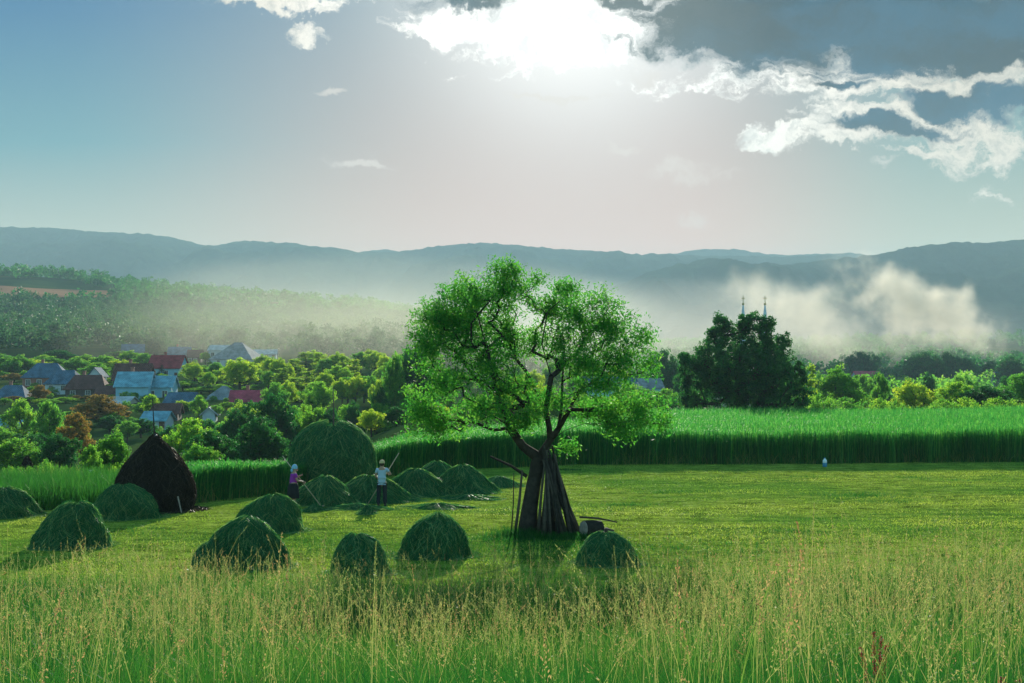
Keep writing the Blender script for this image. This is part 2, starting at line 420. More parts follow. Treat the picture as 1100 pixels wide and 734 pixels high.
# ------------------------------------------------------------------ foliage materials
G_ = lambda *s: list(s)
ML_tree = leafy('tree_leaves', G_((0.0, (0.020, 0.085, 0.022)), (0.5, (0.045, 0.13, 0.026)), (1.0, (0.11, 0.19, 0.035))), (4.0, 3.8, 1.6), 0.66, objvar=0.30)
ML_yel = leafy('yellow_green_leaves', G_((0.0, (0.05, 0.12, 0.02)), (0.5, (0.10, 0.17, 0.028)), (1.0, (0.20, 0.23, 0.035))), (3.6, 3.6, 1.4), 0.68, objvar=0.15)
ML_or = leafy('orange_leaves', G_((0.0, (0.09, 0.09, 0.03)), (0.5, (0.17, 0.12, 0.035)), (1.0, (0.26, 0.15, 0.04))), (1.8, 1.7, 1.0), 0.5)
ML_dark = leafy('dark_leaves', G_((0.0, (0.010, 0.055, 0.022)), (0.6, (0.022, 0.09, 0.028)), (1.0, (0.05, 0.14, 0.03))), (2.0, 2.6, 1.4), 0.5)
ML_con = leafy('conifer_needles', G_((0.0, (0.008, 0.035, 0.02)), (1.0, (0.018, 0.06, 0.028))), (1.2, 1.4, 1.0), 0.15)
ML_wil = leafy('willow_leaves', G_((0.0, (0.018, 0.10, 0.022)), (0.5, (0.042, 0.155, 0.030)), (1.0, (0.12, 0.22, 0.04))), (2.3, 2.8, 1.4), 0.6)
ML_crop = leafy('crop_stalks', G_((0.0, (0.012, 0.09, 0.026)), (0.5, (0.03, 0.155, 0.035)), (1.0, (0.14, 0.29, 0.07))), (2.2, 2.6, 1.4), 0.5)
ML_grass = leafy('meadow_grass', G_((0.0, (0.008, 0.065, 0.016)), (0.45, (0.035, 0.13, 0.022)), (0.7, (0.13, 0.19, 0.042)), (1.0, (0.34, 0.26, 0.12))), (1.5, 1.8, 1.2), 0.45)
ML_seed = leafy('seed_heads', G_((0.0, (0.18, 0.24, 0.08)), (0.5, (0.30, 0.29, 0.11)), (0.85, (0.38, 0.23, 0.12)), (1.0, (0.32, 0.10, 0.07))), (1.5, 1.5, 1.2), 0.5)
ML_stub = leafy('mown_stubble', G_((0.0, (0.06, 0.17, 0.025)), (0.5, (0.16, 0.26, 0.035)), (1.0, (0.28, 0.32, 0.075))), (1.8, 1.9, 1.0), 0.52)
ML_hay = leafy('fresh_hay', G_((0.0, (0.018, 0.11, 0.045)), (0.5, (0.055, 0.19, 0.065)), (1.0, (0.27, 0.36, 0.14))), (1.6, 1.8, 1.0), 0.3)
ML_old = leafy('old_hay', G_((0.0, (0.022, 0.016, 0.012)), (0.7, (0.045, 0.034, 0.024)), (1.0, (0.10, 0.075, 0.05))), (1.2, 1.1, 1.0), 0.2)
M_bark = simple('bark', (0.042, 0.033, 0.026), 0.95, 0.5, 4, 0.9, 14, spec=0.1)
M_pole0 = simple('weathered_pole', (0.11, 0.085, 0.06), 0.9, 0.5, 6, 0.6, 30, spec=0.1)

def leaves(cent, n, size, aspect=0.45, spread=None, rng=RNG, droop=0.0, tintfun=None):
    """cent (k,4): clump centres and radii; n leaves each; returns rhombic leaf faces"""
    cent = np.asarray(cent, float); k = len(cent)
    c = np.repeat(cent, n, 0); N = len(c)
    d = rng.normal(size=(N, 3)); d /= np.linalg.norm(d, axis=1)[:, None]
    r = c[:, 3] * rng.random(N) ** 0.45
    p = c[:, :3] + d * r[:, None] * np.array([1, 1, 0.8])
    a = rng.normal(size=(N, 3)); a[:, 2] -= droop; a /= np.linalg.norm(a, axis=1)[:, None]
    b = np.cross(a, rng.normal(size=(N, 3))); b /= np.linalg.norm(b, axis=1)[:, None]
    s = size * rng.uniform(0.6, 1.3, N)[:, None]
    V = np.stack([p - a * s * .5, p + b * s * aspect * .5, p + a * s * .5, p - b * s * aspect * .5], 1).reshape(-1, 3)
    i = np.arange(N)[:, None] * 4 + np.arange(4)[None]
    ct = np.repeat(rng.random(k), n)
    t = np.clip(0.55 * ct + 0.45 * rng.random(N), 0, 1)
    return V, i, np.repeat(t, 4)
def merge(parts):
    V, Fc, T = [], [], []; n = 0
    for v, f, t in parts:
        V.append(v); Fc.append(f + n); T.append(t); n += len(v)
    return np.concatenate(V), np.concatenate(Fc), np.concatenate(T)
def ellipsoid_clumps(blobs, per, rad, rng=RNG, shell=0.35):
    out = []
    for (x, y, z, rx, ry, rz) in blobs:
        n = max(3, int(per * (rx * ry * rz) ** (2 / 3)))
        d = rng.normal(size=(n, 3)); d /= np.linalg.norm(d, axis=1)[:, None]
        r = (shell + (1 - shell) * rng.random(n)) ** 0.7
        out.append(np.concatenate([np.array([x, y, z]) + d * r[:, None] * np.array([rx, ry, rz]), rad * rng.uniform(0.6, 1.25, n)[:, None]], 1))
    return np.concatenate(out)
def branches(trunks, clumps, r0=0.02, power=0.46, minr=0.012, jitter=0.12, nseg=6, rng=RNG, step=0.7):
    """space-filling limbs: every clump is joined to the nearest node of the growing skeleton. trunks: list of (points, None)"""
    P = []; par = []
    for pts, parent in trunks:
        last = -1 if parent is None else parent
        for p in pts:
            P.append(np.array(p, float)); par.append(last); last = len(P) - 1
    base = len(P)
    root = P[0]
    C = np.asarray(clumps)[:, :3]
    order = np.argsort(np.linalg.norm(C - np.mean([P[i] for i in range(base)], 0), axis=1))
    tips = []
    for j in order:
        c = C[j]; A = np.array(P); dv = c - A; L = np.linalg.norm(dv, axis=1)
        cost = L * (1 + 0.55 * (dv[:, 2] < -0.1)) + 0.15 * (A[:, 2] < root[2] + 1.0) * 5
        k = int(np.argmin(cost)); n = max(1, int(L[k] / step)); last = k; s = P[k]
        for q in range(1, n + 1):
            f = q / n
            p = s + (c - s) * f + np.array([0, 0, 0.12 * L[k] * sin(pi * f)]) + (rng.normal(size=3) * jitter * (q < n))
            P.append(p); par.append(last); last = len(P) - 1
        tips.append(last)
    cnt = np.zeros(len(P)); 
    for tnode in tips: cnt[tnode] += 1
    for i in range(len(P) - 1, 0, -1):
        if par[i] >= 0: cnt[par[i]] += cnt[i]
    rad = np.maximum(minr, r0 * np.maximum(cnt, 1) ** power)
    return P, par, rad
def tube_tree(P, par, rad, nseg=6):
    mb = MB()
    for i, p in enumerate(P):
        if par[i] < 0: continue
        a = P[par[i]]; ra = min(rad[par[i]], rad[i] * 1.35)
        mb.tube([a, p], [ra, rad[i]], nseg if rad[i] > .04 else 4, cap=False)
    return mb

def make_tree(name, blobs, per, crad, nleaf, lsize, lmat, trunk, r0, bmat=M_bark, aspect=0.5, rng=RNG, droop=0.0, power=0.46, shell=0.35, step=1.2):
    root = empty(name, (0, 0, 0))
    cl = ellipsoid_clumps(blobs, per, crad, rng, shell)
    v, f, t = leaves(cl, nleaf, lsize, aspect, rng=rng, droop=droop)
    mesh_np('crown', v, f, lmat, root, t)
    P, par, rad = branches([(trunk, None)], cl[::2], r0=r0, power=power, rng=rng, step=step)
    tube_tree(P, par, rad, 6).build('trunk', bmat, root, True)
    return root

# ------------------------------------------------------------------ tree prototypes for the village (about 8 m tall at scale 1)
def round_blobs(rng, h=8.0, w=3.4, base=1.8, k=7):
    bl = [(0, 0, base + (h - base) * .55, w * .75, w * .75, (h - base) * .45)]
    for i in range(k):
        a = 2 * pi * i / k + rng.uniform(-.4, .4); z = base + (h - base) * rng.uniform(.25, .78); rr = w * rng.uniform(.45, .62) * (1.1 - 0.4 * abs(z / h - .5))
        bl.append((cos(a) * rr, sin(a) * rr, z, w * rng.uniform(.32, .5), w * rng.uniform(.32, .5), w * rng.uniform(.28, .42)))
    bl.append((rng.uniform(-.5, .5), rng.uniform(-.5, .5), h * .86, w * .4, w * .4, w * .36))
    return bl
protos = {}
def proto(key, root): protos[key] = root; return root
for i in range(4):
    rg = np.random.default_rng(100 + i)
    h, w = [(8, 3.5), (8, 3.0), (8, 4.2), (8, 3.7)][i]
    proto(('round', i), make_tree('broadleaf_tree', round_blobs(rg, h, w, 1.5, 6 + i), 11, 0.62, 46, 0.30, ML_tree, [(0, 0, -.6), (0.05, 0, 1.2), (0.1, 0.05, 2.6)], 0.026, rng=rg))
for i, mm in ((0, ML_yel), (1, ML_or)):
    rg = np.random.default_rng(200 + i)
    proto((('yellow', 'orange')[i], 0), make_tree('broadleaf_tree', round_blobs(rg, 8, 3.7, 1.4, 7), 11, 0.6, 46, 0.30, mm, [(0, 0, -.6), (0.05, 0, 1.2), (0.1, 0.05, 2.6)], 0.026, rng=rg))
rg = np.random.default_rng(300)
proto(('dark', 0), make_tree('broadleaf_tree', round_blobs(rg, 8, 3.8, 0.8, 8), 13, 0.62, 60, 0.28, ML_dark, [(0, 0, -.6), (0.05, 0, 1.2), (0.1, 0.05, 2.6)], 0.026, rng=rg))
pop = [(0, 0, 1.0 + i * 1.0, 1.0 - abs(i - 2.5) * .12, 1.0 - abs(i - 2.5) * .12, 0.9) for i in range(7)]
proto(('poplar', 0), make_tree('poplar_tree', pop, 22, 0.42, 40, 0.26, ML_yel, [(0, 0, -.6), (0, 0, 1.5), (0, 0, 4), (0, 0, 6.5)], 0.02, rng=rg))
def conifer(rg):
    root = empty('spruce_tree', (0, 0, 0)); cl = []
    for k in range(27):
        z = 0.7 + k * 0.28; r = 1.9 * (1 - (z - .5) / 7.9)
        for j in range(int(4 + r * 4)):
            a = rg.uniform(0, 2 * pi); q = rg.uniform(.35, 1) * r
            cl.append((cos(a) * q, sin(a) * q, z - .25 * q, .16 + .10 * r))
    v, f, t = leaves(cl, 26, 0.24, 0.3, rng=rg, droop=0.3); mesh_np('crown', v, f, ML_con, root, t)
    mb = MB(); mb.tube([(0, 0, -.6), (0, 0, 4), (0, 0, 8.2)], [.17, .1, .02], 6); mb.build('trunk', M_bark, root, True)
    return root
proto(('spruce', 0), conifer(np.random.default_rng(301)))
bushb = [(0, 0, 1.0, 1.5, 1.5, 1.0), (1.1, .2, .8, .9, .9, .8), (-1.0, -.3, .7, 1.0, 1.0, .8), (.2, -.6, 1.5, .7, .7, .6)]
proto(('bush', 0), make_tree('bush', bushb, 22, 0.4, 46, 0.16, ML_tree, [(0, 0, -.4), (0, 0, .4)], 0.012, rng=rg, step=.6))
_used = set()
NT_ = {'n': 0}
def plant(key, px, top, d, w=None, label=None, cat=None, group=None, rz=None, name=None, x=None, z=None):
    """puts a tree at distance d whose top reaches the photo's row 'top'"""
    x = X(px, d) if x is None else x; gz = g1(x, d)
    h = max(1.2, Z(top, d) - gz)
    root = protos[key]
    if key in _used: root = copy_tree(root)
    _used.add(key); NT_['n'] += 1
    hh = 2.2 if key[0] == 'bush' else 8.2
    s = h / hh; root.location = (x, d, gz - 0.05)
    wd = {'round': 3.6, 'yellow': 3.6, 'orange': 3.6, 'dark': 3.8, 'poplar': 1.1, 'spruce': 1.9, 'bush': 1.9}[key[0]]
    sx = s if w is None else (w / F * d / 2) / wd
    root.scale = (sx, sx, s); root.rotation_euler = (0, 0, rz if rz is not None else random.uniform(0, 2 * pi))
    c = cat or ('bush' if key[0] == 'bush' else 'tree')
    return tag(root, label, c, group)

M_pole, n, o = mat('weathered_pole'); c = n.node('ShaderNodeTexCoord').outputs['Object']; r_o = n.node('ShaderNodeObjectInfo').outputs['Random']
b = n.node('ShaderNodeBsdfPrincipled'); n.put(b.inputs['Base Color'], n.mix(1.0, n.ramp(r_o, [(0, (.022, .018, .015)), (.5, (.05, .04, .032)), (1, (.12, .095, .072))]), n.ramp(n.noise(c, 6, 5, .6), [(.3, (.6, .6, .6)), (.7, (1.2, 1.2, 1.2))]), 'MULTIPLY'))
b.inputs['Roughness'].default_value = .9; b.inputs['Specular IOR Level'].default_value = .15
bp = n.node('ShaderNodeBump'); bp.inputs['Strength'].default_value = .6; bp.inputs['Distance'].default_value = .02; n.put(bp.inputs['Height'], n.noise(c, 25, 4, .6)); n.put(b.inputs['Normal'], bp.outputs[0])
n.l.new(b.outputs[0], o.inputs[0])
# ------------------------------------------------------------------ the big pollard willow
def px3(px, py, dy, d=44.0): return np.array([X(px, d + dy), d + dy, Z(py, d + dy)])
def rpx(r, d=44.0): return r / F * d
wr = np.random.default_rng(5)
wb = [(500, 345, 48, 46), (540, 312, 36, 30), (478, 345, 38, 34), (462, 372, 26, 34), (505, 312, 24, 18), (520, 390, 34, 26), (453, 440, 28, 26), (480, 412, 26, 18), (520, 438, 28, 18), (545, 360, 26, 38),
      (470, 455, 32, 16), (655, 440, 24, 14), (538, 418, 20, 16), (622, 340, 40, 36), (655, 352, 30, 30), (590, 330, 20, 26), (670, 385, 28, 24), (632, 392, 34, 24), (605, 372, 20, 26), (650, 415, 28, 12),
      (690, 442, 30, 20), (668, 458, 28, 14), (712, 450, 12, 16), (600, 428, 14, 14), (560, 420, 16, 20), (612, 480, 12, 10), (560, 452, 22, 12), (640, 440, 26, 16), (575, 365, 14, 26), (575, 440, 12, 16), (546, 292, 20, 12), (610, 312, 18, 12), (575, 300, 8, 8), (690, 362, 12, 14), (700, 395, 8, 14)]
blobs = []
for (a, b, rx, ry) in wb:
    ox = abs(a - 580) / 140; dy = wr.uniform(-1, 1) * 1.6 * (1 - 0.3 * ox)
    p = px3(a, b, dy); blobs.append((p[0], p[1], p[2], rpx(rx) * 1.08, max(0.6, rpx(rx) * 1.4), rpx(ry) * 1.06))
wc = ellipsoid_clumps(blobs, 68, 0.38, wr, 0.0)
base_pt = px3(563, 574, 0.0)
def limb(pts): return [px3(a, b, dy) for a, b, dy in pts]
trunks = [
    (limb([(566, 577, 0), (569, 545, 0), (574, 515, 0), (579, 492, 0)]), None),       # 0..3
    (limb([(562, 480, -.1), (548, 460, -.2), (538, 436, -.3), (530, 405, -.3), (522, 370, -.2), (512, 335, 0)]), 3),  # 4..9
    (limb([(590, 474, .1), (599, 462, .2), (603, 440, .2), (604, 410, .3), (606, 375, .3), (603, 340, .2)]), 3),   # 10..15
    (limb([(606, 448, -.3), (620, 424, -.6), (636, 396, -.8), (652, 368, -1)]), 11),
    (limb([(608, 462, -.5), (628, 455, -1.0), (655, 456, -1.3), (690, 450, -1.4)]), 10),
    (limb([(588, 450, .6), (580, 428, .9), (566, 400, 1.2), (556, 360, 1.2)]), 10),
    (limb([(530, 462, .4), (505, 452, .8), (470, 446, 1.0)]), 5),
    (limb([(592, 470, -.2), (586, 440, -.6), (592, 405, -.9), (582, 370, -1.0), (588, 335, -.8)]), 3),
    (limb([(612, 440, .3), (630, 405, .5), (640, 372, .7), (634, 335, .6)]), 11),
    (limb([(545, 440, .1), (512, 408, .3), (488, 376, .5), (470, 350, .4)]), 5),
    (limb([(538, 425, .5), (528, 396, .9), (545, 350, 1.2)]), 6),
]
P, par, rad = branches(trunks, wc, r0=0.0042, power=0.52, minr=0.006, jitter=0.05, rng=wr, step=0.42)
rad[0] = .33; rad[1] = .25; rad[2] = .22; rad[3] = .23
org = np.array([X(573, 44), 44.0, g1(X(573, 44), 44)])
P = [p - org for p in P]
wroot = empty('willow_tree', tuple(org))
tag(wroot, 'big two-lobed green willow with leaning sticks round its trunk in the mown field', 'tree')
v, f, t_ = leaves(np.column_stack([wc[:, :3] - org, wc[:, 3]]), 42, 0.12, 0.34, rng=wr, droop=0.4)
mesh_np('crown', v, f, ML_wil, wroot, t_)
tube_tree(P, par, rad, 10).build('trunk', M_bark, wroot, True)

# poles stacked against the willow
pr = np.random.default_rng(8)
apex = np.array([X(589, 44), 43.9, Z(485, 44)])
gw = 'wooden poles leaned against the willow trunk'
for k in range(30):
    a = -0.55 + 3.6 * k / 29 if k < 30 else 0
    side = k / 29
    bx = 578 + 46 * side + pr.uniform(-2, 2); dy = -0.75 * sin(pi * (0.15 + 0.8 * side)) + pr.uniform(-.2, .15)
    if k % 3 == 2: dy = 0.5 * sin(pi * side) + pr.uniform(-.1, .2)
    b0 = np.array([X(bx, 44), 44 + dy, 0]); b0[2] = g1(b0[0], b0[1]) - 0.03
    tp = apex + np.array([pr.uniform(-.20, .20), pr.uniform(-.15, .15) + dy * .12, pr.uniform(-.35, .22)])
    md = (b0 + tp) / 2 + np.array([pr.uniform(-.05, .05), pr.uniform(-.05, .05), 0]); r = pr.uniform(.032, .055)
    mb = MB(); mb.tube([(0, 0, 0), md - b0, tp - b0], [r * 1.25, r, r * .7], 7)
    o = mb.build('wooden_pole', M_pole, None, True); o.location = tuple(b0)
    tag(o, 'one of the close-packed wooden poles leaning on the right of the willow trunk', 'pole', gw)
for k, (bx, by, tx, ty, r, lab) in enumerate([(549, 560, 552, 508, .022, 'thin stick standing free at the far left of the willow trunk'),
        (553, 562, 561, 505, .05, 'crooked grey pole leaning just left of the willow trunk'),
        (573, 566, 577, 500, .028, 'thin pole seen in the gap between the willow trunk and the packed poles')]):
    x0 = X(bx, 44); z0 = g1(x0, 43.9) - .03
    mb = MB(); mb.tube([(0, 0, 0), ((X(tx, 44) - x0) * .45 + .03, 0.03, (Z(ty, 44) - z0) * .5), (X(tx, 44) - x0, .12, Z(ty, 44) - z0)], [r, r * .9, r * .6], 7)
    o = mb.build('wooden_pole', M_pole, None, True); o.location = (x0, 43.9, z0); tag(o, lab, 'pole')
mb = MB(); mb.tube([(0, 0, 0), (-.5, .1, .32), (-1.15, .1, .62)], [.06, .045, .03], 7)
o = mb.build('broken_branch', M_bark, None, True); o.location = (X(566, 44), 44.1, Z(512, 44)); tag(o, 'dark bare broken branch sticking out left from the willow trunk', 'branch'); 
mb = MB(); mb.tube([(0, 0, 0), (.06, .02, .35), (.02, .05, .75)], [.03, .024, .012], 6); mb.tube([(.06, .02, .35), (.16, .02, .62)], [.018, .01], 6)
# offcuts beside the trunk: pale chopping block, dark block, a lying pole
M_cut = simple('cut_wood', (0.34, 0.27, 0.22), 0.85, 0.3, 8, 0.4, 20)
M_dkw = simple('dark_wood', (0.05, 0.035, 0.03), 0.9, 0.4, 8, 0.4, 20)
x0 = X(627, 43.4); z0 = g1(x0, 43.4)
rt = empty('log', (x0, 43.4, z0), 0.5); tag(rt, 'pale barked log tipped over at the foot of the leaning poles', 'log')
mb = MB(); mb.tube([(0, 0, .27), (.30, 0, .25), (.58, 0, .22)], [.25, .27, .26], 14, cap=False); mb.build('bark', M_pole, rt, True)
for e, xx, zz in (('cut_face', -.01, .27), ('cut_face', .59, .22)):
    mb = MB(); mb.tube([(xx - .012, 0, zz), (xx + .012, 0, zz)], [.235, .235], 14); mb.build(e, M_cut, rt)
x0 = X(651, 43.6); z0 = g1(x0, 43.6)
mb = MB(); mb.tube([(-.18, 0, .13), (0, .02, .15), (.22, .03, .12)], [.13, .15, .11], 9); o = mb.build('wood_block', M_dkw, None, True); o.location = (x0, 43.6, z0 - .02); o.rotation_euler = (0, 0, -.4)
tag(o, 'small dark block of wood lying right of the pale log', 'wood block')
x0 = X(622, 43.9); z0 = Z(554.5, 43.9); mb = MB(); mb.tube([(0, 0, 0), (.6, 0, -.04), (1.18, 0.02, -.17)], [.035, .03, .018], 7)
o = mb.build('fallen_pole', M_pole, None, True); o.location = (x0, 43.75, z0); tag(o, 'thin pole lying across the pale log and pointing right', 'pole')

# ------------------------------------------------------------------ hay: heaps built as a rough mound with combed strands
def mound(name, x, y, rx, ry, h, mat_, seed, shape=0.9, n=3200, slen=0.34, sw=0.014, prof=None, lean=0.0, parent=None, tlo=0.0, lump=0.10, loc=None):
    rg = np.random.default_rng(seed); gz = g1(x, y)
    def rad(tt):      # radius fraction at height fraction
        if prof: return np.interp(tt, prof[0], prof[1])
        return np.maximum(0, 1 - tt ** (2.0 / shape)) ** 0.55
    lumps = lambda a, tt: 1 + 1.6 * lump * (fbm(3 + 1.2 * np.cos(a) + seed * 1.7 + 2 * tt, 5 + 1.2 * np.sin(a) + tt * 2.5 + seed, 3) - .5)
    ph = rg.uniform(0, 6.28, 4)
    def pos(a, tt):
        r = rad(tt) * (1 + lump * (np.sin(2 * a + ph[0]) * .6 + np.sin(3 * a + ph[1] + 2 * tt) * .5 + np.sin(5 * a + ph[2] + 5 * tt) * .35) * (0.4 + rad(tt) * .6))
        r = r * lumps(a, tt); z = h * tt * (1 + 0.04 * np.sin(2 * a + ph[3]))
        return np.stack([r * rx * np.cos(a) + lean * tt ** 2, r * ry * np.sin(a), z], -1)
    na, nt = 48, 22
    T, A = np.meshgrid(1 - (1 - np.linspace(0, 1, nt)) ** 1.6, np.linspace(0, 2 * pi, na, endpoint=False), indexing='ij')
    V = pos(A.ravel(), T.ravel()) * np.array([.975, .975, .975]) ; V = V + (rg.random(V.shape) - .5) * 0.07
    V[:na, 2] = -0.12
    i = np.arange(nt - 1)[:, None] * na + np.arange(na)[None]; j = np.arange(nt - 1)[:, None] * na + (np.arange(na)[None] + 1) % na
    Fb = np.stack([i, j, j + na, i + na], -1).reshape(-1, 4)
    tb = np.full(len(V), 0.22) + rg.random(len(V)) * .3
    # strands: start on the surface, run mostly downhill
    a = rg.uniform(0, 2 * pi, n); tt = rg.random(n) ** 0.8 * .99
    L = slen * rg.uniform(.4, 1.4, n) / max(h, .3); tw = rg.normal(size=n) * .8
    out = rg.uniform(.98, 1.05, n)[:, None]
    k = 4; pts = []
    for q in range(k):
        f = q / (k - 1); t2 = np.clip(tt - L * f, -.02, 1); a2 = a + tw * f * slen / np.maximum(rad(t2) * rx, .35)
        p = pos(a2, np.maximum(t2, 0)); p[:, :2] *= out; p[:, 2] = p[:, 2] * out[:, 0] + (t2 < 0) * -.02 + rg.random(n) * .015
        pts.append(p + (rg.random(p.shape) - .5) * .04 * (1 + 2 * (f == 1)) * (1 + 1.2 * (rg.random(n) < .12))[:, None])
    pts = np.stack(pts, 1)                                            # n,k,3
    side = rg.normal(size=(n, 3)); d = pts[:, -1] - pts[:, 0]; side = np.cross(d, side); side /= (np.linalg.norm(side, axis=1)[:, None] + 1e-6)
    w = sw * rg.uniform(.6, 1.3, n)[:, None, None] * np.array([.8, 1, .9, .3])[None, :, None]
    Vs = np.concatenate([pts - side[:, None] * w / 2, pts + side[:, None] * w / 2], 1).reshape(-1, 3)   # per strand: 4 left then 4 right
    b = np.arange(n)[:, None] * 8
    Fs = np.concatenate([np.concatenate([b + q, b + q + 1, b + 4 + q + 1, b + 4 + q], 1) for q in range(3)])
    ts = np.repeat(np.clip(tlo + rg.random(n) ** 1.6, 0, 1), 8)
    # spilled wisps lying round the foot
    m2 = n // 7; a = rg.uniform(0, 2 * pi, m2); q = rg.uniform(.9, 1.35, m2) ** 1.0; c = np.stack([np.cos(a) * rx * q, np.sin(a) * ry * q, rg.uniform(.0, .05, m2)], -1)
    a2 = rg.uniform(0, 2 * pi, m2); dv = np.stack([np.cos(a2), np.sin(a2), rg.uniform(-.1, .35, m2)], -1) * slen * .5 * rg.uniform(.4, 1, m2)[:, None]; wv = np.stack([-np.sin(a2), np.cos(a2), np.zeros(m2)], -1) * sw * .6
    wv[:, 2] += sw * .4; c[:, 2] += ground(c[:, 0] + x, c[:, 1] + y) - gz
    V3 = np.stack([c - dv, c + wv, c + dv, c - wv], 1).reshape(-1, 3); F3 = np.arange(m2)[:, None] * 4 + np.arange(4)[None]
    Vs = np.concatenate([Vs, V3]); Fs = np.concatenate([Fs, F3 + n * 8]); ts = np.concatenate([ts, np.repeat(.2 + .8 * rg.random(m2), 4)])
    Vv = np.concatenate([V, Vs]); Fc = np.concatenate([Fb, Fs + len(V)]); tn = np.concatenate([tb, ts])
    o = mesh_np(name, Vv, Fc, mat_, parent, tn)
    if parent is None: o.location = (x, y, gz)
    return o
HG = 'small hay heaps on the mown field'
heaps = [  # px, base row, half width px, top row, label
    (6, 556, 34, 524, 'green hay heap cut off by the left edge of the picture'),
    (80, 590, 36, 540, 'green hay heap in front of and between the left-edge heap and the dark conical haystack'),
    (137, 558, 36, 521, 'green hay heap touching the left foot of the dark conical haystack'),
    (291, 574, 34, 532, 'green hay heap directly below the woman and behind a larger heap'),
    (266, 612, 41, 556, 'largest small hay heap, a low lump at its left foot, behind the tall grass'),
    (388, 618, 31, 574, 'hay heap half hidden by tall grass blades, below and left of the man'),
    (466, 600, 38, 552, 'dark green round hay heap midway between the man and the willow'),
    (652, 606, 32, 572, 'low hay heap in the tall grass right of and in front of the willow')]
for k, (px, by, hw, ty, lab) in enumerate(heaps):
    d = CZ * F / (by - HZ); d += hw / F * d * 0.6; rx = hw / F * d * 1.0; h = (Z(ty, d) - g1(X(px, d), d))
    o = mound('hay_heap', X(px, d), d, rx, rx * .95, h, ML_hay, 50 + k, n=5200, slen=.34, sw=.016, lump=.13, lean=0.14 * math.sin(k * 2.3), prof=([0, .05, .14, .34, .58, .78, .92, 1.0], [1.10, 1.03, .99, .93, .79, .58, .36, .05]))
    tag(o, lab, 'hay heap', HG)
d = CZ * F / (612 - HZ); o = mound('hay_heap', X(226, d), d + .2, .45, .5, .75, ML_hay, 71, n=1200); tag(o, 'low lump of hay leaning on the left side of the largest small heap', 'hay heap', HG)
# the raked ridge of hay behind the two workers
RG = 'unfinished hay mounds in a row behind the workers'
for k, (px, by, hw, ty, lab) in enumerate([
        (350, 545, 30, 512, 'loose hay mound just right of the woman, under the big stack'),
        (396, 541, 36, 511, 'hay mound behind the legs of the man'),
        (446, 533, 33, 504, 'pointed hay mound right of the man'),
        (470, 527, 28, 496, 'hindmost hay mound of the row, its top showing between two others'),
        (497, 531, 29, 500, 'rounded hay mound at the right of the row, left of the willow'),
        (536, 524, 20, 512, 'low flat hay mound at the right end of the row')]):
    d = CZ * F / (by - HZ) + 1.2; rx = hw / F * d * 1.1; h = Z(ty, d) - g1(X(px, d), d)
    o = mound('hay_mound', X(px, d), d, rx, rx * .8, h, ML_hay, 90 + k, shape=1.15, n=3000, slen=.5, sw=.022, lump=.18, tlo=.04, prof=([0, .08, .2, .4, .65, .85, .95, 1.0], [1.2, 1.08, .96, .80, .58, .34, .18, .03]))
    tag(o, lab, 'hay mound', RG)
for k, (px, by, w, h) in enumerate([(338, 549, 10, .25), (382, 547, 34, .20), (430, 538, 22, .16), (470, 545, 34, .18), (505, 535, 30, .16), (395, 552, 8, .3)]):
    d = CZ * F / (by - HZ); o = mound('hay_wisp', X(px, d), d, w / F * d, .6, h, ML_hay, 120 + k, n=1500, slen=.3, sw=.02, lump=.3, tlo=.0, prof=([0, .3, .7, .9, 1.0], [1.2, .9, .5, .25, .05]))
    tag(o, ['little tuft of hay under the rake of the woman', 'low strip of loose hay left of the feet of the man', 'low strip of loose hay just right of the man',
            'thin strip of loose hay in front of the mounds right of the man', 'thin strip of loose hay in front of the rounded mound', 'little tuft of hay at the fork of the man'][k], 'loose hay', 'loose strips of raked hay')
# the big fresh stack with its centre pole
d = 64.5; x0 = X(358, d); g0 = g1(x0, d); H_ = Z(455, d) - g0
st = empty('haystack', (x0, d, g0)); tag(st, 'large domed green haystack with a thin pole at its top, behind the two workers', 'haystack')
mound('hay', x0, d, 1.95, 1.9, H_, ML_hay, 33, n=14000, slen=.75, sw=.02, lump=.05, parent=st,
      prof=([0, .12, .3, .5, .7, .85, .94, 1.0], [.86, .95, 1.0, .97, .84, .62, .40, .04]))
mb = MB(); mb.tube([(0, 0, 1), (.03, 0, H_), (.0, 0, Z(416, d) - g0)], [.05, .04, .02], 7); mb.build('pole', M_pole, st, True)
# the dark old conical stack
d = 52.0; x0 = X(167, d); g0 = g1(x0, d); H_ = Z(469, d) - g0
st = empty('conical_haystack', (x0, d, g0)); tag(st, 'dark brown conical haystack with a tall thin pole and a pale cap on its tip', 'haystack')
mound('hay', x0, d, 1.42, 1.4, H_, ML_old, 34, n=9000, slen=.6, sw=.02, lump=.045, parent=st,
      prof=([0, .06, .16, .28, .45, .6, .75, .88, .95, 1.0], [.88, .95, 1.0, .99, .90, .75, .54, .31, .16, .05]))
mb = MB(); mb.tube([(0, 0, 2), (-.03, 0, H_ + .2), (-.10, 0, Z(428, d) - g0)], [.045, .03, .012], 7); mb.build('pole', M_pole, st, True)
M_cap = simple('plastic_sheet', (0.30, 0.42, 0.48), 0.5, 0.2, 8, 0.3)
mb = MB(); mb.lathe([(.17, H_ - .22), (.15, H_ - .08), (.09, H_ + .04), (.03, H_ + .10)], 10); mb.build('cap', M_cap, st, True)
for dx, dy in ((-.42, -.1), (.40, -.25), (.10, -.5), (-.2, .4)):
    mb = MB(); mb.tube([(0, 0, H_), (dx * .4, dy * .5 - .03, H_ - .35), (dx * .8, dy * .9 - .12, H_ - .78)], [.018, .016, .01], 5); mb.build('weight_stick', M_pole, st)
mb = MB(); mb.tube([(1.15, -1.25, .62), (1.32, -1.4, .05)], [.03, .02], 6); mb.build('prop_stick', M_cut, st)
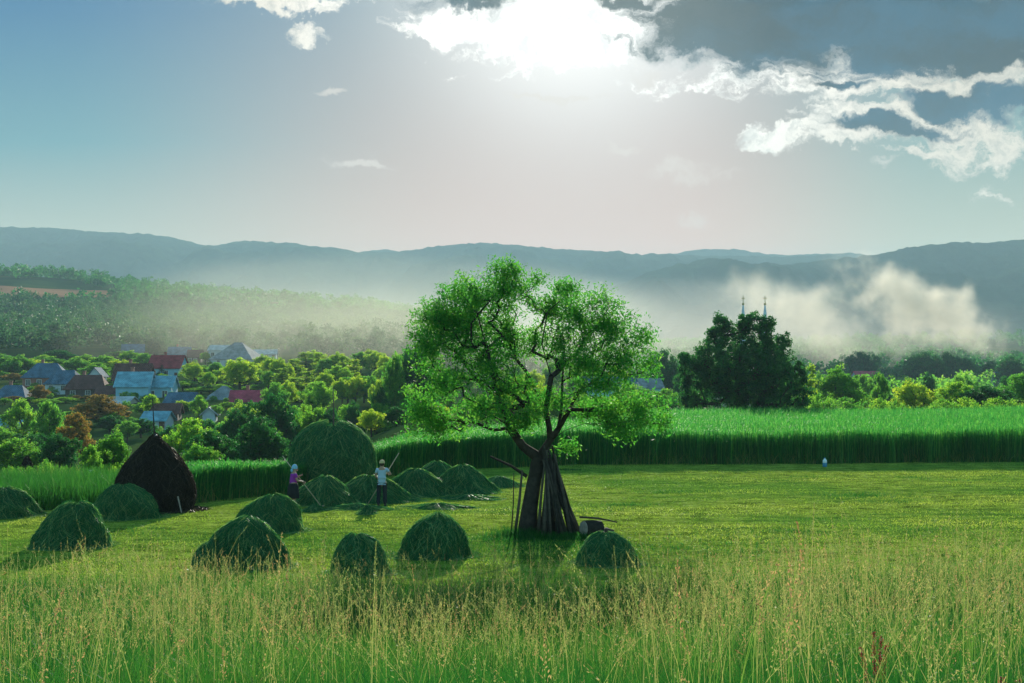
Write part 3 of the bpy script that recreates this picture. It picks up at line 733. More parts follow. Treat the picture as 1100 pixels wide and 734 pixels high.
# small dark stack far left
d = 88.0; x0 = X(30, d); g0 = g1(x0, d); h = Z(491, d) - Z(505, d)
o = mound('dark_haystack', x0, d, .62, .6, Z(491, d) - g0, ML_old, 36, n=1500, slen=.5, sw=.03, prof=([0, .2, .6, .9, 1], [1, .95, .6, .25, .04]))
tag(o, 'tiny dark haystack beyond the grass strip near the left edge', 'haystack')

# ------------------------------------------------------------------ canister at the foot of the crop
M_blue = simple('blue_plastic', (0.05, 0.22, 0.38), 0.4, 0.1, 5, 0); M_white = simple('white_plastic', (0.7, 0.74, 0.76), 0.4, 0.05, 5, 0)
d = 75.5; x0 = X(885.5, d); cn = empty('canister', (x0, d, g1(x0, d) + .015)); tag(cn, 'small blue and white canister standing on the field at the foot of the crop', 'canister')
mb = MB(); mb.lathe([(.10, 0), (.12, .02), (.12, .20), (.11, .22)], 14); mb.build('body', M_blue, cn, True)
mb = MB(); mb.lathe([(.11, .22), (.12, .24), (.11, .36), (.05, .42), (.045, .45)], 14); mb.build('upper_body', M_white, cn, True)
mb = MB(); mb.lathe([(.05, .45), (.055, .455), (.055, .49), (.05, .495)], 12); mb.build('cap', M_blue, cn, True)
# ------------------------------------------------------------------ blades: every blade is a bent tapering strip
def blades(x, y, h, w, bend, tint, rng, segs=3, zf=ground, tipw=0.15, adir=None, zoff=-0.03):
    n = len(x); z = zf(x, y) + zoff
    a = rng.uniform(0, 2 * pi, n) if adir is None else adir
    f = rng.normal(0, .9, n)                                       # width mostly across the view
    wd = np.stack([np.cos(f), np.sin(f), np.zeros(n)], -1)
    bd = np.stack([np.cos(a), np.sin(a)], -1)
    P = []
    for q in range(segs + 1):
        s = q / segs; off = bend * h * s ** 2.0
        p = np.stack([x + bd[:, 0] * off, y + bd[:, 1] * off, z + h * (s - 0.35 * bend * s ** 3)], -1)
        ww = w * (1 - (1 - tipw) * s ** 1.5)
        P += [p - wd * ww[:, None] / 2, p + wd * ww[:, None] / 2]
    V = np.stack(P, 1).reshape(-1, 3); k = 2 * (segs + 1); b = np.arange(n)[:, None] * k
    Fc = np.concatenate([np.concatenate([b + 2 * q, b + 2 * q + 1, b + 2 * q + 3, b + 2 * q + 2], 1) for q in range(segs)])
    return V, Fc, np.repeat(tint, k), P
gr = np.random.default_rng(21)
def scatter(n, y0, y1, umax, pw=1.0):
    y = np.sqrt(gr.uniform(y0 ** 2, y1 ** 2, n)) if pw == 1 else gr.uniform(y0, y1, n)
    x = gr.uniform(-1, 1, n) * (umax * y + 1.5); return x, y
def patch(x, y, s=2.2, o=3): return fbm(x / s + 40, y / s + 9, o)
edge_y = lambda x, y: 34.0 - 2.0 * patch(x, y, 4) * 1.0 + 2.2 * smooth(2, 9, x)
# leafy layer
parts = []
for (n, y0, y1, hw, ww) in ((80000, 2.6, 12, .44, .0065), (80000, 12, 22, .46, .009), (80000, 22, 34.5, .42, .013)):
    x, y = scatter(n, y0, y1, 0.47, 0 if y0 < 5 else 1); pt = patch(x, y)
    keep = y < edge_y(x, y) + gr.normal(0, .6, n); x, y, pt = x[keep], y[keep], pt[keep]; n = len(x)
    h = hw * gr.uniform(.4, 1.5, n) * (.45 + 1.1 * pt)
    t = np.clip((.0 + .60 * gr.random(n) * (0.3 + pt)) * (.55 + .45 * smooth(4, 16, y)) + .15 * smooth(.5, .7, patch(x, y, 6)), 0, .82)
    parts.append(blades(x, y, h, ww * gr.uniform(.6, 1.4, n), gr.uniform(.05, .7, n), t, gr)[:3])
V, Fc, T = merge(parts)
tag(mesh_np('tall_grass', V, Fc, ML_grass, None, T), kind='stuff')
# flowering stalks with seed heads
def stalks(n, y0, y1, hm, red=0.15, hs=0.16, rngx=None, ncl=16, sz=.012, w=.003):
    x, y = scatter(n, y0, y1, 0.47, 0 if y0 < 5 else 1)
    if rngx is not None: x, y = rngx
    n = len(x); pt = patch(x, y, 3.0); pt2 = patch(x + 50, y, 1.3)
    if rngx is None:
        keep = (y < edge_y(x, y) + gr.normal(0, .9, n)) & (gr.random(n) < .15 + 1.5 * np.clip(pt2 - .22, 0, 1)); x, y, pt = x[keep], y[keep], pt[keep]; n = len(x)
    h = hm * (1 + gr.normal(0, hs, n)) * (.75 + .5 * pt) * (1 + .28 * smooth(.03, .28, x / y)); h = np.minimum(h, CZ - .085 * y - gr.uniform(0, .4, n) - ground(x, y)) if y1 < 14 else h; bend = gr.uniform(.02, .6, n) ** 1.3; a = gr.uniform(-pi, pi, n)
    V, Fc, T, P = blades(x, y, h, np.full(n, w), bend, gr.uniform(.55, 1.0, n), gr, 4, adir=a, tipw=.5)
    # panicle: little spikelets along the top fifth
    cen = [(P[2 * q] + P[2 * q + 1]) / 2 for q in range(5)]
    typ = gr.random(n) < .35                                      # narrow spikes or open panicles
    hl = h * np.where(typ, gr.uniform(.10, .16, n), gr.uniform(.16, .28, n)); wd = np.where(typ, .010, gr.uniform(.02, .05, n)) * (1 + (y0 > 12) * .3)
    s = gr.random((n, ncl)); ax = (cen[4] - cen[3]); ax /= np.linalg.norm(ax, axis=1)[:, None]
    ang = gr.uniform(0, 2 * pi, (n, ncl)); rr = wd[:, None] * (1.05 - s) * gr.uniform(.2, 1, (n, ncl))
    c = cen[4][:, None] - ax[:, None] * ((1 - s) * hl[:, None])[..., None] + np.stack([np.cos(ang) * rr, np.sin(ang) * rr, np.zeros_like(rr)], -1)
    c = c.reshape(-1, 3); N = len(c)
    d = gr.normal(size=(N, 3)) * .5 + np.repeat(ax, ncl, 0) * 1.1; d /= np.linalg.norm(d, axis=1)[:, None]
    b = np.cross(d, gr.normal(size=(N, 3))); b /= np.linalg.norm(b, axis=1)[:, None]
    L = sz * gr.uniform(.6, 1.5, N)[:, None]
    Vh = np.stack([c - d * L, c + b * L * .35, c + d * L, c - b * L * .35], 1).reshape(-1, 3)
    Fh = np.arange(N)[:, None] * 4 + np.arange(4)[None]
    red_ = np.repeat(np.where(gr.random(n) < red, gr.uniform(.6, .9, n), gr.uniform(0, .62, n)), ncl * 4)
    return (V, Fc, T), (Vh, Fh, red_)
sa, sb = [], []
for args in ((2000, 3.6, 12, .88, .2, .22, None, 44, .0048, .0026), (7600, 12, 22, .92, .2, .24, None, 30, .0085, .004), (11500, 22, 34.5, .92, .2, .27, None, 22, .0125, .006)):
    a_, b_ = stalks(*args); sa.append(a_); sb.append(b_)
nx = 100; yx = gr.uniform(3.6, 7.5, nx); xx_ = yx * np.where(gr.random(nx) < .85, gr.uniform(.10, .36, nx), gr.uniform(-.36, .0, nx))
a_, b_ = stalks(nx, 3.6, 7.5, 1.3, .15, .12, (xx_, yx), 60, .0055, .0034); sa.append(a_); sb.append(b_)
V, Fc, T = merge(sa); tag(mesh_np('grass_stalks', V, Fc, ML_grass, None, T), kind='stuff')
V, Fc, T = merge(sb); tag(mesh_np('grass_seed_heads', V, Fc, ML_seed, None, T), kind='stuff')
# dock plants with rusty red seed spikes
for k, (px, d_) in enumerate(((718, 6.6), (938, 12), (1088, 7.6))):
    rg = np.random.default_rng(500 + k); x0 = X(px, d_); g0 = g1(x0, d_); rt = empty('dock_plant', (x0, d_, g0))
    tag(rt, ['rusty red dock plant in the near grass, leftmost of the three', 'rusty red dock plant deeper in the grass, the middle of the three', 'rusty red dock plant at the right edge of the grass'][k], 'plant', 'red dock plants in the tall grass')
    mb = MB(); cl = []
    for j in range(4):
        tx, ty = rg.uniform(-.12, .12, 2); hh = rg.uniform(.42, .58) + .15 * (k == 1); mb.tube([(0, 0, 0), (tx * .4, ty * .4, hh * .5), (tx, ty, hh)], [.006, .005, .003], 5)
        for q in range(14): cl.append((tx * (.5 + q * .036), ty * (.5 + q * .036), hh * (.5 + q * .036), .022))
    mb.build('stem', M_dock if 'M_dock' in globals() else globals().setdefault('M_dock', simple('dock_stem', (0.25, 0.07, 0.04), 0.7)), rt)
    v, f, t_ = leaves(cl, 16, .018, .7, rng=rg); mesh_np('seed_spikes', v, f, globals().get('ML_dock') or globals().setdefault('ML_dock', leafy('dock_seeds', [(0, (.25, .05, .04)), (1, (.42, .10, .07))], (1.2, 1.2, 1.2), .35)), rt, t_)

# ------------------------------------------------------------------ stubble and clippings of the mown field
n = 300000
u = gr.uniform(-.41, .47, n); y = gr.uniform(30, 80, n); ok = y < mown_back(u) + .8; u, y = u[ok], y[ok]; x = u * y; n = len(x)
row = vnoise(x / 8 + 3, y / .55 + x * .012); keep = gr.random(n) < .30 + 1.6 * np.clip(row - .35, 0, 1); x, y, row = x[keep], y[keep], row[keep]; n = len(x)
pt = fbm(x / 5 + 90, y / 3, 3)
h = gr.uniform(.03, .09, n) * (.6 + .8 * pt)
V, Fc, T, _ = blades(x, y, h, gr.uniform(.012, .026, n), gr.uniform(.2, 1.8, n), np.clip(gr.random(n) * .35 + .2 + 1.3 * (pt - .42) + .5 * (row - .5), 0, 1), gr, 2, zoff=0.0)
tag(mesh_np('mown_stubble', V, Fc, ML_stub, None, T), kind='stuff')
# lusher tufts: round the willow's foot and scattered
cx, cy, cr, ch = [], [], [], []
for px, d_, r, hh, m_ in ((560, 43.6, .5, .30, 900), (575, 43.2, .6, .24, 900), (600, 43.2, .6, .24, 900), (625, 43.0, .5, .2, 600), (545, 42.5, .8, .16, 600), (590, 41, 1.8, .13, 2200), (925, 58, 1.2, .16, 700), (838, 66, .5, .14, 200), (790, 72, 1, .12, 300),
                     (690, 60, 1.1, .10, 300), (380, 47, 1.5, .10, 500), (470, 58, 1.8, .1, 400), (980, 50, 2, .12, 500), (1020, 66, 2, .10, 400), (190, 44, 1.4, .1, 400), (720, 40, 2.5, .14, 1500), (860, 43, 2.5, .14, 1200), (330, 41, 2, .14, 900), (520, 39, 2.2, .16, 1200)):
    q = gr.normal(size=(m_, 2)) * r * .55; cx.append(X(px, d_) + q[:, 0] * 1.6); cy.append(d_ + q[:, 1]); ch.append(np.full(m_, hh))
x, y, h = map(np.concatenate, (cx, cy, ch)); n = len(x)
for q_ in range(46):
    d_ = gr.uniform(37, 74); px_ = gr.uniform(60, 1080); m_ = int(gr.uniform(60, 260)); q = gr.normal(size=(m_, 2)) * gr.uniform(.25, .8); x = np.concatenate([x, X(px_, d_) + q[:, 0] * 1.8]); y = np.concatenate([y, d_ + q[:, 1]]); h = np.concatenate([h, np.full(m_, gr.uniform(.08, .16))])
n = len(x)
V, Fc, T, _ = blades(x, y, h * gr.uniform(.5, 1.4, n), gr.uniform(.014, .024, n), gr.uniform(.1, .9, n), gr.random(n) * .45, gr, 3)
tag(mesh_np('grass_tufts', V, Fc, ML_grass, None, T), kind='stuff')

# ------------------------------------------------------------------ the standing crop behind the field
def crop_h(u): return np.interp(u, [-.24, -.16, -.06, .03, .4], [1.25, 1.25, 1.55, 1.8, 1.85])
def crop_back(u): return np.interp(u, [-.235, -.16, -.06, .05, .12, .5], [60, 68, 84, 100, 128, 140])
N0 = 210000; u = gr.uniform(-.232, .52, N0); fr = gr.random(N0) ** 1.5
y = mown_back(u) + (crop_back(u) - mown_back(u)) * fr + gr.normal(0, .12, N0) + (fbm(u * 60, u * 7 + 3, 3) - .5) * 1.6; x = u * y
h = crop_h(u) * (1 + gr.normal(0, .075, N0)) * (.86 + .28 * fbm(x / 5, y / 8, 3)); 
fence_ = np.clip(gr.random(N0) ** 1.3 * .8 + .05 + .3 * (fbm(x / 1.2, y, 2) - .5), 0, 1)
V, Fc, T, P = blades(x, y, h, gr.uniform(.016, .034, N0), gr.uniform(.0, .14, N0), fence_, gr, 3, tipw=.6)
# arching leaves and pale ears near the top
nl = 230000; ii = gr.integers(0, N0, nl); s = gr.uniform(.45, 1.0, nl)
a = gr.uniform(0, 2 * pi, nl); L = gr.uniform(.12, .28, nl); bx = x[ii]; by = y[ii]; bz = ground(bx, by) + h[ii] * s
c0 = np.stack([bx, by, bz], -1); dr = np.stack([np.cos(a) * .7, np.sin(a) * .7, gr.uniform(.1, .9, nl)], -1)
c1 = c0 + dr * L[:, None] * .6; c2 = c1 + np.stack([np.cos(a) * .6, np.sin(a) * .6, gr.uniform(-.5, .3, nl)], -1) * L[:, None] * .5
sd_ = np.stack([-np.sin(a), np.cos(a), np.zeros(nl)], -1) * .016
V2 = np.stack([c0, c1 - sd_, c2, c1 + sd_], 1).reshape(-1, 3); F2 = np.arange(nl)[:, None] * 4 + np.arange(4)[None]
V, Fc, T = merge([(V, Fc, T), (V2, F2, np.repeat(np.clip(.15 + .6 * gr.random(nl) * s + .7 * (fbm(bx / 14, by / 5, 3) - .4), 0, 1), 4))])
tag(mesh_np('standing_crop', V, Fc, ML_crop, None, T), kind='stuff')

# rough uncut strip behind the left heaps, above the ditch
n = 26000; u = gr.uniform(-.46, -.20, n); y = gr.uniform(51, 72, n); x = u * y; pt = fbm(x / 3, y / 3, 3)
ok = y > np.interp(u, [-.46, -.28, -.24, -.2], [51.5, 52, 54, 58]); x, y, pt = x[ok], y[ok], pt[ok]; n = len(x)
t = np.clip(.1 + .6 * gr.random(n) * pt + .5 * smooth(64, 72, y) * gr.random(n), 0, .95)
V, Fc, T, _ = blades(x, y, gr.uniform(.5, 1.15, n) * (.5 + pt), gr.uniform(.02, .04, n), gr.uniform(.05, .5, n), t, gr, 3)
tag(mesh_np('rough_grass', V, Fc, ML_grass, None, T), kind='stuff')

# weeds and leaning stems fraying the near edge of the crop
n = 9000; u = gr.uniform(-.225, .5, n); y = mown_back(u) - gr.random(n) ** 2 * 1.3 + .3; x = u * y; pt = fbm(x / 2.2, y, 3)
ok = pt > .40; x, y, pt = x[ok], y[ok], pt[ok]; n = len(x)
V, Fc, T, _ = blades(x, y, gr.uniform(.2, 1.1, n) * (.35 + pt), gr.uniform(.016, .034, n), gr.uniform(.1, .9, n), np.clip(gr.random(n) * .9, 0, .85), gr, 3)
tag(mesh_np('edge_weeds', V, Fc, ML_grass, None, T), kind='stuff')
# ------------------------------------------------------------------ houses
def tin(name, col, rib=2.2, var=0.32):
    m, n, o = mat(name); c = n.node('ShaderNodeTexCoord').outputs['Object']
    s = n.node('ShaderNodeSeparateXYZ'); n.put(s.inputs[0], c)
    w = n.m('SINE', n.m('MULTIPLY', n.m('ADD', s.outputs[0], s.outputs[1]), rib * 6.28)); f = n.noise(c, .7, 6, .65)
    b = n.node('ShaderNodeBsdfPrincipled'); n.put(b.inputs['Base Color'], n.ramp(f, [(.3, tuple(v * (1 - var * 1.6) for v in col)), (.7, tuple(min(1, v * (1 + var)) for v in col))]))
    b.inputs['Roughness'].default_value = .85; b.inputs['Specular IOR Level'].default_value = .12
    bp = n.node('ShaderNodeBump'); bp.inputs['Strength'].default_value = .5; bp.inputs['Distance'].default_value = .08; n.put(bp.inputs['Height'], w); n.put(b.inputs['Normal'], bp.outputs[0])
    n.l.new(b.outputs[0], o.inputs[0]); return m
MR = dict(blue=tin('slate_blue_roof', (.07, .13, .19)), pale=tin('pale_blue_roof', (.17, .36, .44)), red=tin('red_roof', (.30, .045, .05)), brown=tin('brown_roof', (.13, .055, .045)),
          pink=tin('rose_roof', (.42, .06, .09)), grey=tin('grey_roof', (.22, .24, .25)), white=tin('white_roof', (.42, .45, .46)), rust=tin('rusty_roof', (.22, .09, .05), 1.2, .5))
MW = dict(white=simple('white_plaster', (.42, .47, .50), .9, .12, 1.2, .1), blue=simple('blue_plaster', (.22, .42, .52), .9, .12, 1.2, .1), brick=simple('brick_wall', (.26, .11, .08), .9, .25, 5, .2),
          dark=simple('timber_wall', (.08, .06, .05), .9, .3, 3, .2), cream=simple('cream_plaster', (.42, .38, .30), .9, .15, 1.2, .1))
M_win = simple('window_pane', (.03, .04, .05), .15, .1, 2, 0, spec=.6); M_frame = simple('window_frame', (.5, .5, .48), .6, .05, 3, 0); M_door = simple('door_wood', (.12, .06, .04), .7, .2, 3, .1)
M_brk = simple('chimney_brick', (.28, .12, .09), .9, .3, 6, .2)
HOUSES = []
def house(px, d, w_px, wall_h, roof_h, depth, roof, wall, label, rz=0.0, hip=0.0, base=None, ridge='x', chim=1, nwin=2, z=None, door=True, lean=False, cat='house', name='house'):
    x = X(px, d); w = w_px / F * d; gz = g1(x, d) if base is None else Z(base, d)
    rt = empty(name, (x, d, gz), rz); tag(rt, label, cat); HOUSES.append((x, d, w, wall_h, gz))
    mb = MB(); hw, hd = w / 2, depth / 2
    wl = [(-hw, -hd, -2.5), (hw, -hd, -2.5), (hw, hd, -2.5), (-hw, hd, -2.5), (-hw, -hd, wall_h), (hw, -hd, wall_h), (hw, hd, wall_h), (-hw, hd, wall_h)]
    fs = [(0, 1, 5, 4), (1, 2, 6, 5), (2, 3, 7, 6), (3, 0, 4, 7)]
    if hip == 0 and ridge == 'x': wl += [(-hw, 0, wall_h + roof_h * .97), (hw, 0, wall_h + roof_h * .97)]; fs += [(4, 8, 7), (5, 6, 9)]
    if hip == 0 and ridge == 'y': wl += [(0, -hd, wall_h + roof_h * .97), (0, hd, wall_h + roof_h * .97)]; fs += [(4, 5, 8), (7, 9, 6)]
    mb.add(wl, fs); mb.build('wall', MW[wall], rt)
    e = .45; zz = wall_h - .12; H_ = wall_h + roof_h; mb = MB(); th = .14
    if ridge == 'x': R_ = [(-hw - (e if hip == 0 else -hip), 0, H_), (hw + (e if hip == 0 else -hip), 0, H_)]
    else: R_ = [(0, -hd - (e if hip == 0 else -hip), H_), (0, hd + (e if hip == 0 else -hip), H_)]
    c = [(-hw - e, -hd - e, zz), (hw + e, -hd - e, zz), (hw + e, hd + e, zz), (-hw - e, hd + e, zz)] + R_
    lo = [(p[0], p[1], p[2] - th) for p in c]
    if ridge == 'x': F1 = [(0, 1, 5, 4), (2, 3, 4, 5), (3, 0, 4), (1, 2, 5)]
    else: F1 = [(1, 2, 5, 4), (3, 0, 4, 5), (0, 1, 4), (2, 3, 5)]
    if hip == 0: F1 = F1[:2]
    edges = {}
    for f in F1:
        for a, b in zip(f, f[1:] + f[:1]): edges[(a, b)] = 1
    Fl = [tuple(6 + i for i in f[::-1]) for f in F1]
    Fe = [(b, a, a + 6, b + 6) for (a, b) in edges if (b, a) not in edges]
    mb.add(c + lo, F1 + Fl + Fe); rf = mb.build('roof', MR[roof], rt)
    for k in range(chim):
        mb = MB(); cx = (-.25 + .5 * k) * hw; mb.box(cx - .3, cx + .3, -.25 + depth * .1, .35 + depth * .1, wall_h + roof_h * .5, H_ + .75); mb.box(cx - .38, cx + .38, -.33 + depth * .1, .43 + depth * .1, H_ + .75, H_ + .9)
        mb.build('chimney', M_brk, rf)
    for k in range(nwin):
        cx = -hw + (k + .5 + (.0 if not door else .0)) * 2 * hw / max(nwin, 1) * (0.78 if door else 1); z0 = wall_h * .38; z1 = z0 + min(1.3, wall_h * .42)
        mb = MB(); mb.box(cx - .58, cx + .58, -hd - .06, -hd - .01, z0 - .1, z1 + .1); fr = mb.build('window', M_frame, rt)
        mb = MB(); mb.box(cx - .46, cx - .04, -hd - .075, -hd - .062, z0, z1); mb.box(cx + .04, cx + .46, -hd - .075, -hd - .062, z0, z1); mb.build('pane', M_win, fr)
    if door:
        cx = hw * .78; mb = MB(); mb.box(cx - .45, cx + .45, -hd - .05, -hd - .01, 0, 2.05); mb.build('door', M_door, rt)
    return rt
house(51, 345, 44, 3.2, 3.4, 8, 'blue', 'brick', 'long dark blue hipped-roof farmhouse with a brick wall, at the far left of the village', .12, hip=2.6, base=419, nwin=3)
house(72, 322, 34, 2.6, 3.0, 7, 'blue', 'white', 'smaller dark blue hipped-roof house at the right end of the long farmhouse', -.1, hip=1.8, base=424, chim=0)
house(95, 312, 40, 2.2, 3.0, 8, 'brown', 'dark', 'low house with a dark brown roof between blue hipped roofs and pale blue house', .1, hip=1.2, base=428, chim=1)
house(105, 350, 14, 3.2, 2.2, 5, 'blue', 'white', 'tiny dark-roofed house with a white gable above the brown roof', 0, ridge='y', base=418, chim=0, nwin=1, door=False)
house(146, 285, 34, 4.4, 2.9, 8, 'pale', 'blue', 'two-storey pale blue house with a pale blue metal roof', .08, base=438, nwin=2)
house(174, 288, 27, 3.6, 2.2, 7, 'pale', 'blue', 'lower pale blue wing with a blue metal roof right of the two-storey pale blue house', .05, base=434, nwin=2, chim=0, door=False)
house(144, 305, 36, 3.0, 3.6, 7, 'brown', 'dark', 'dark red roof showing just behind the two-storey pale blue house', .05, base=423, chim=1)
house(121, 292, 28, 2.4, 1.8, 6, 'brown', 'dark', 'low brown-roofed shed left of the pale blue house', .0, base=436, chim=0, cat='shed', name='shed')
house(134, 270, 20, 2.4, 1.4, 5, 'white', 'cream', 'small shed with a white roof below the brown-roofed shed', -.25, base=447, chim=0, nwin=1, cat='shed', name='shed')
house(15, 300, 34, 2.8, 2.8, 8, 'blue', 'white', 'dark blue-roofed house at the left edge, below the long farmhouse', .05, hip=1.6, base=442, nwin=2)
house(16, 215, 34, 2.4, 1.1, 4, 'pale', 'blue', 'long low pale blue building behind the trees at the left edge', .0, base=473, chim=0, nwin=3)
house(181, 405, 34, 3.4, 3.7, 9, 'red', 'blue', 'red-roofed house with a pale blue wall above the pale blue houses', -.06, base=408, nwin=2)
house(193, 480, 22, 2.6, 2.6, 8, 'blue', 'white', 'far blue-grey roofed house directly above the red roof', .1, base=389, chim=1)
house(256, 440, 46, 2.4, 5.2, 12, 'grey', 'white', 'large steep grey-roofed building at the top of the village', -.2, hip=5.5, base=394, chim=0)
house(238, 455, 22, 3.6, 1.6, 8, 'white', 'white', 'white flat-looking roof just left of the large steep grey roof', .0, base=388, chim=0)
house(285, 470, 24, 2.4, 1.5, 7, 'white', 'white', 'narrow white-roofed building right of the large steep grey roof', .1, base=388, chim=0)
house(143, 500, 22, 2.6, 2.8, 8, 'blue', 'white', 'far slate-roofed house up the slope left of the other far blue roof', .25, base=386, chim=0)
house(210, 465, 14, 2.6, 2.4, 7, 'brown', 'dark', 'far dark-roofed barn between the red roof and the large grey roof', .1, base=392, chim=0, cat='barn', name='barn')
house(197, 262, 28, 2.4, 2.4, 7, 'blue', 'white', 'blue-grey roofed house below and right of the pale blue wing', -.15, base=449, chim=0)
house(180, 240, 26, 2.2, 1.6, 5, 'brown', 'dark', 'brown lean roof just above the tip of the conical haystack', .1, base=457, chim=0, cat='shed', name='shed')
house(170, 222, 24, 2.0, 1.3, 5, 'pale', 'white', 'pale blue low roof beside the tip of the conical haystack', -.05, base=464, chim=0, cat='shed', name='shed', nwin=1)
house(241, 282, 30, 2.6, 2.9, 8, 'grey', 'dark', 'weathered grey hipped barn roof touching the rose-red roof', -.15, hip=2.4, base=444, chim=0, cat='barn', name='barn')
house(271, 276, 42, 2.6, 2.5, 7, 'pink', 'white', 'long rose-red metal roof in the middle of the village', .03, base=447, chim=1)
house(226, 236, 13, 2.4, 1.2, 4, 'white', 'white', 'tiny white-gabled shed below the weathered grey barn', .1, ridge='y', base=460, chim=0, nwin=0, cat='shed', name='shed', door=False)
house(411, 255, 16, 2.2, 2.4, 7, 'pink', 'white', 'small rose-roofed house under the trees above the man', .1, base=462, chim=0, nwin=1)
house(655, 262, 52, 4.6, 2.2, 9, 'blue', 'blue', 'blue-grey house seen through the lower right branches of the willow', .02, base=444, nwin=3)
house(697, 320, 22, 3.0, 2.0, 8, 'grey', 'blue', 'grey-roofed house behind the right edge of the willow crown', .1, base=430, nwin=1, chim=0)
house(240, 760, 26, 4.5, 3.6, 12, 'grey', 'white', 'faint pale house in the mist on the slope, left of two', .1, base=363, chim=0)
house(272, 790, 24, 4.5, 3.4, 12, 'rust', 'cream', 'faint rust-roofed house in the mist on the slope, right of two', -.1, base=363, chim=0)
house(1011, 620, 24, 4, 2.6, 9, 'grey', 'white', 'grey house in the smoke behind the yellow tree', .1, base=417, chim=0)
house(1076, 560, 20, 4, 3.2, 9, 'pale', 'white', 'pale blue roofed house at the right edge behind the bushes', -.2, base=419, chim=0)
house(1040, 640, 26, 4, 2.2, 9, 'blue', 'white', 'low blue-roofed house in the smoke between the grey and pale blue houses', .05, base=415, chim=0)
house(930, 650, 26, 4, 2.6, 9, 'pink', 'white', 'faint pinkish roof in the smoke left of the yellow tree', .05, base=414, chim=0)

# ------------------------------------------------------------------ church with two spires behind the dark tree
M_spire = simple('spire_metal', (.42, .50, .56), .45, .15, 2, .1, spec=.5); M_gold = simple('gilded_cross', (.55, .42, .20), .4, .1, 3, 0)
d = 360.; x0 = X(810, d); g0 = g1(x0, d); ch = empty('church', (x0, d, g0)); tag(ch, 'church whose two pale pointed spires with crosses rise out of the dark tree', 'church')
mb = MB(); mb.box(-7, 7, 2, 26, -3, 9); mb.build('nave_wall', MW['cream'], ch)
mb = MB(); mb.add([(-7.6, 2.2, 8.8), (7.6, 2.2, 8.8), (7.6, 26.6, 8.8), (-7.6, 26.6, 8.8), (0, 2.2, 14), (0, 26.6, 14)], [(0, 1, 4), (1, 2, 5, 4), (3, 0, 4, 5), (2, 3, 5), (0, 3, 2, 1)]); mb.build('nave_roof', MR['grey'], ch)
ztop = Z(319, d) - g0
for sx in (X(798.5, d) - x0, X(822, d) - x0):
    mb = MB(); mb.box(sx - 1.9, sx + 1.9, -1.9, 1.9, -3, 14.5); mb.box(sx - 2.15, sx + 2.15, -2.15, 2.15, 14.2, 14.7); tw = mb.build('tower', MW['cream'], ch)
    for zb in (5, 10.5):
        mb = MB(); mb.box(sx - .5, sx + .5, -1.96, -1.905, zb, zb + 2.2); mb.build('window', M_win, tw)
    mb = MB(); mb.lathe([(2.1, 14.7), (1.5, 16.0), (1.05, 17.2), (1.15, 17.8), (.75, 19.0), (.42, ztop - 4.2), (.12, ztop - 2.0)], 8, sx, 0); sp = mb.build('spire', M_spire, ch)
    mb = MB(); mb.lathe([(.05, ztop - 2.2), (.32, ztop - 2.0), (.38, ztop - 1.8), (.3, ztop - 1.6), (.05, ztop - 1.4)], 10, sx, 0); mb.build('ball', M_gold, sp, True)
    mb = MB(); mb.box(sx - .09, sx + .09, -.06, .06, ztop - 1.5, ztop + .3); mb.box(sx - .5, sx - .092, -.06, .06, ztop - .45, ztop - .25); mb.box(sx + .092, sx + .5, -.06, .06, ztop - .45, ztop - .25); mb.build('cross', M_gold, sp)

# ------------------------------------------------------------------ the dark tree, built for itself
rg = np.random.default_rng(77); d = 150.
def bl(px, py, rx, ry, dy): return (X(px, d + dy) - x0, dy, Z(py, d + dy) - g0, rx / F * d, rx / F * d * 1.1, ry / F * d)
x0 = X(800, d); g0 = g1(x0, d)
dbl = [bl(*a) for a in ((780, 375, 20, 36, 0), (808, 362, 22, 28, 1), (775, 347, 9, 12, 0), (800, 346, 9, 11, 0), (830, 385, 22, 28, 0), (824, 350, 8, 12, 0), (764, 360, 8, 12, 0), (852, 425, 22, 28, 1), (745, 398, 15, 24, -1), (742, 430, 18, 25, 0), (800, 420, 46, 34, 0),
                              (770, 395, 30, 30, -2), (820, 400, 35, 30, -2), (842, 366, 7, 10, 0), (858, 400, 9, 12, 0), (735, 385, 7, 9, 0))]
rt = make_tree('dark_broadleaf_tree', dbl, 16, .55, 66, .27, ML_dark, [(-.6, 0, -.5), (-.5, 0, 2.5), (-.3, 0, 5), (.2, 0, 8)], .03, rng=rg, shell=.25, power=.5)
rt.location = (x0, d, g0); tag(rt, 'tall dark broad tree beyond the crop, in front of the church spires', 'tree')
rg = np.random.default_rng(78); x0 = X(1084, 520)

# ------------------------------------------------------------------ village trees, placed one by one where they stand out
P_ = plant
P_(('orange', 0), 82, 442, 150, 44, 'round orange-brown tree among the green trees behind the conical haystack', name='tree')
P_(('orange', 0), 110, 423, 225, 62, 'wide russet-green tree below the brown roof and left of the pale blue house')
P_(('orange', 0), 42, 413, 275, 24, 'small reddish tree below the brick wall of the long blue-roofed farmhouse')
P_(('round', 0), 22, 428, 190, 44, 'round green tree at the left edge covering the long low pale blue building')
P_(('round', 1), 52, 427, 172, 44, 'green tree left of the orange-brown tree, in front of the low pale blue building')
P_(('dark', 0), 64, 466, 118, 46, 'dark round tree directly in front of the orange-brown tree')
P_(('round', 2), 20, 470, 120, 60, 'low spreading green tree at the left edge above the tiny dark haystack')
P_(('round', 3), 122, 461, 84, 40, 'young green tree just left of the conical haystack')
P_(('round', 1), 98, 475, 78, 30, 'slim green young tree beside the orange-brown one, above the rough grass')
P_(('spruce', 0), 174, 392, 390, 14, 'dark pointed spruce in front of the red-roofed house')
P_(('round', 1), 162, 422, 240, 26, 'green tree in front of the pale blue wing')
P_(('round', 0), 214, 424, 235, 24, 'small round green tree right of the blue-grey roofed house')
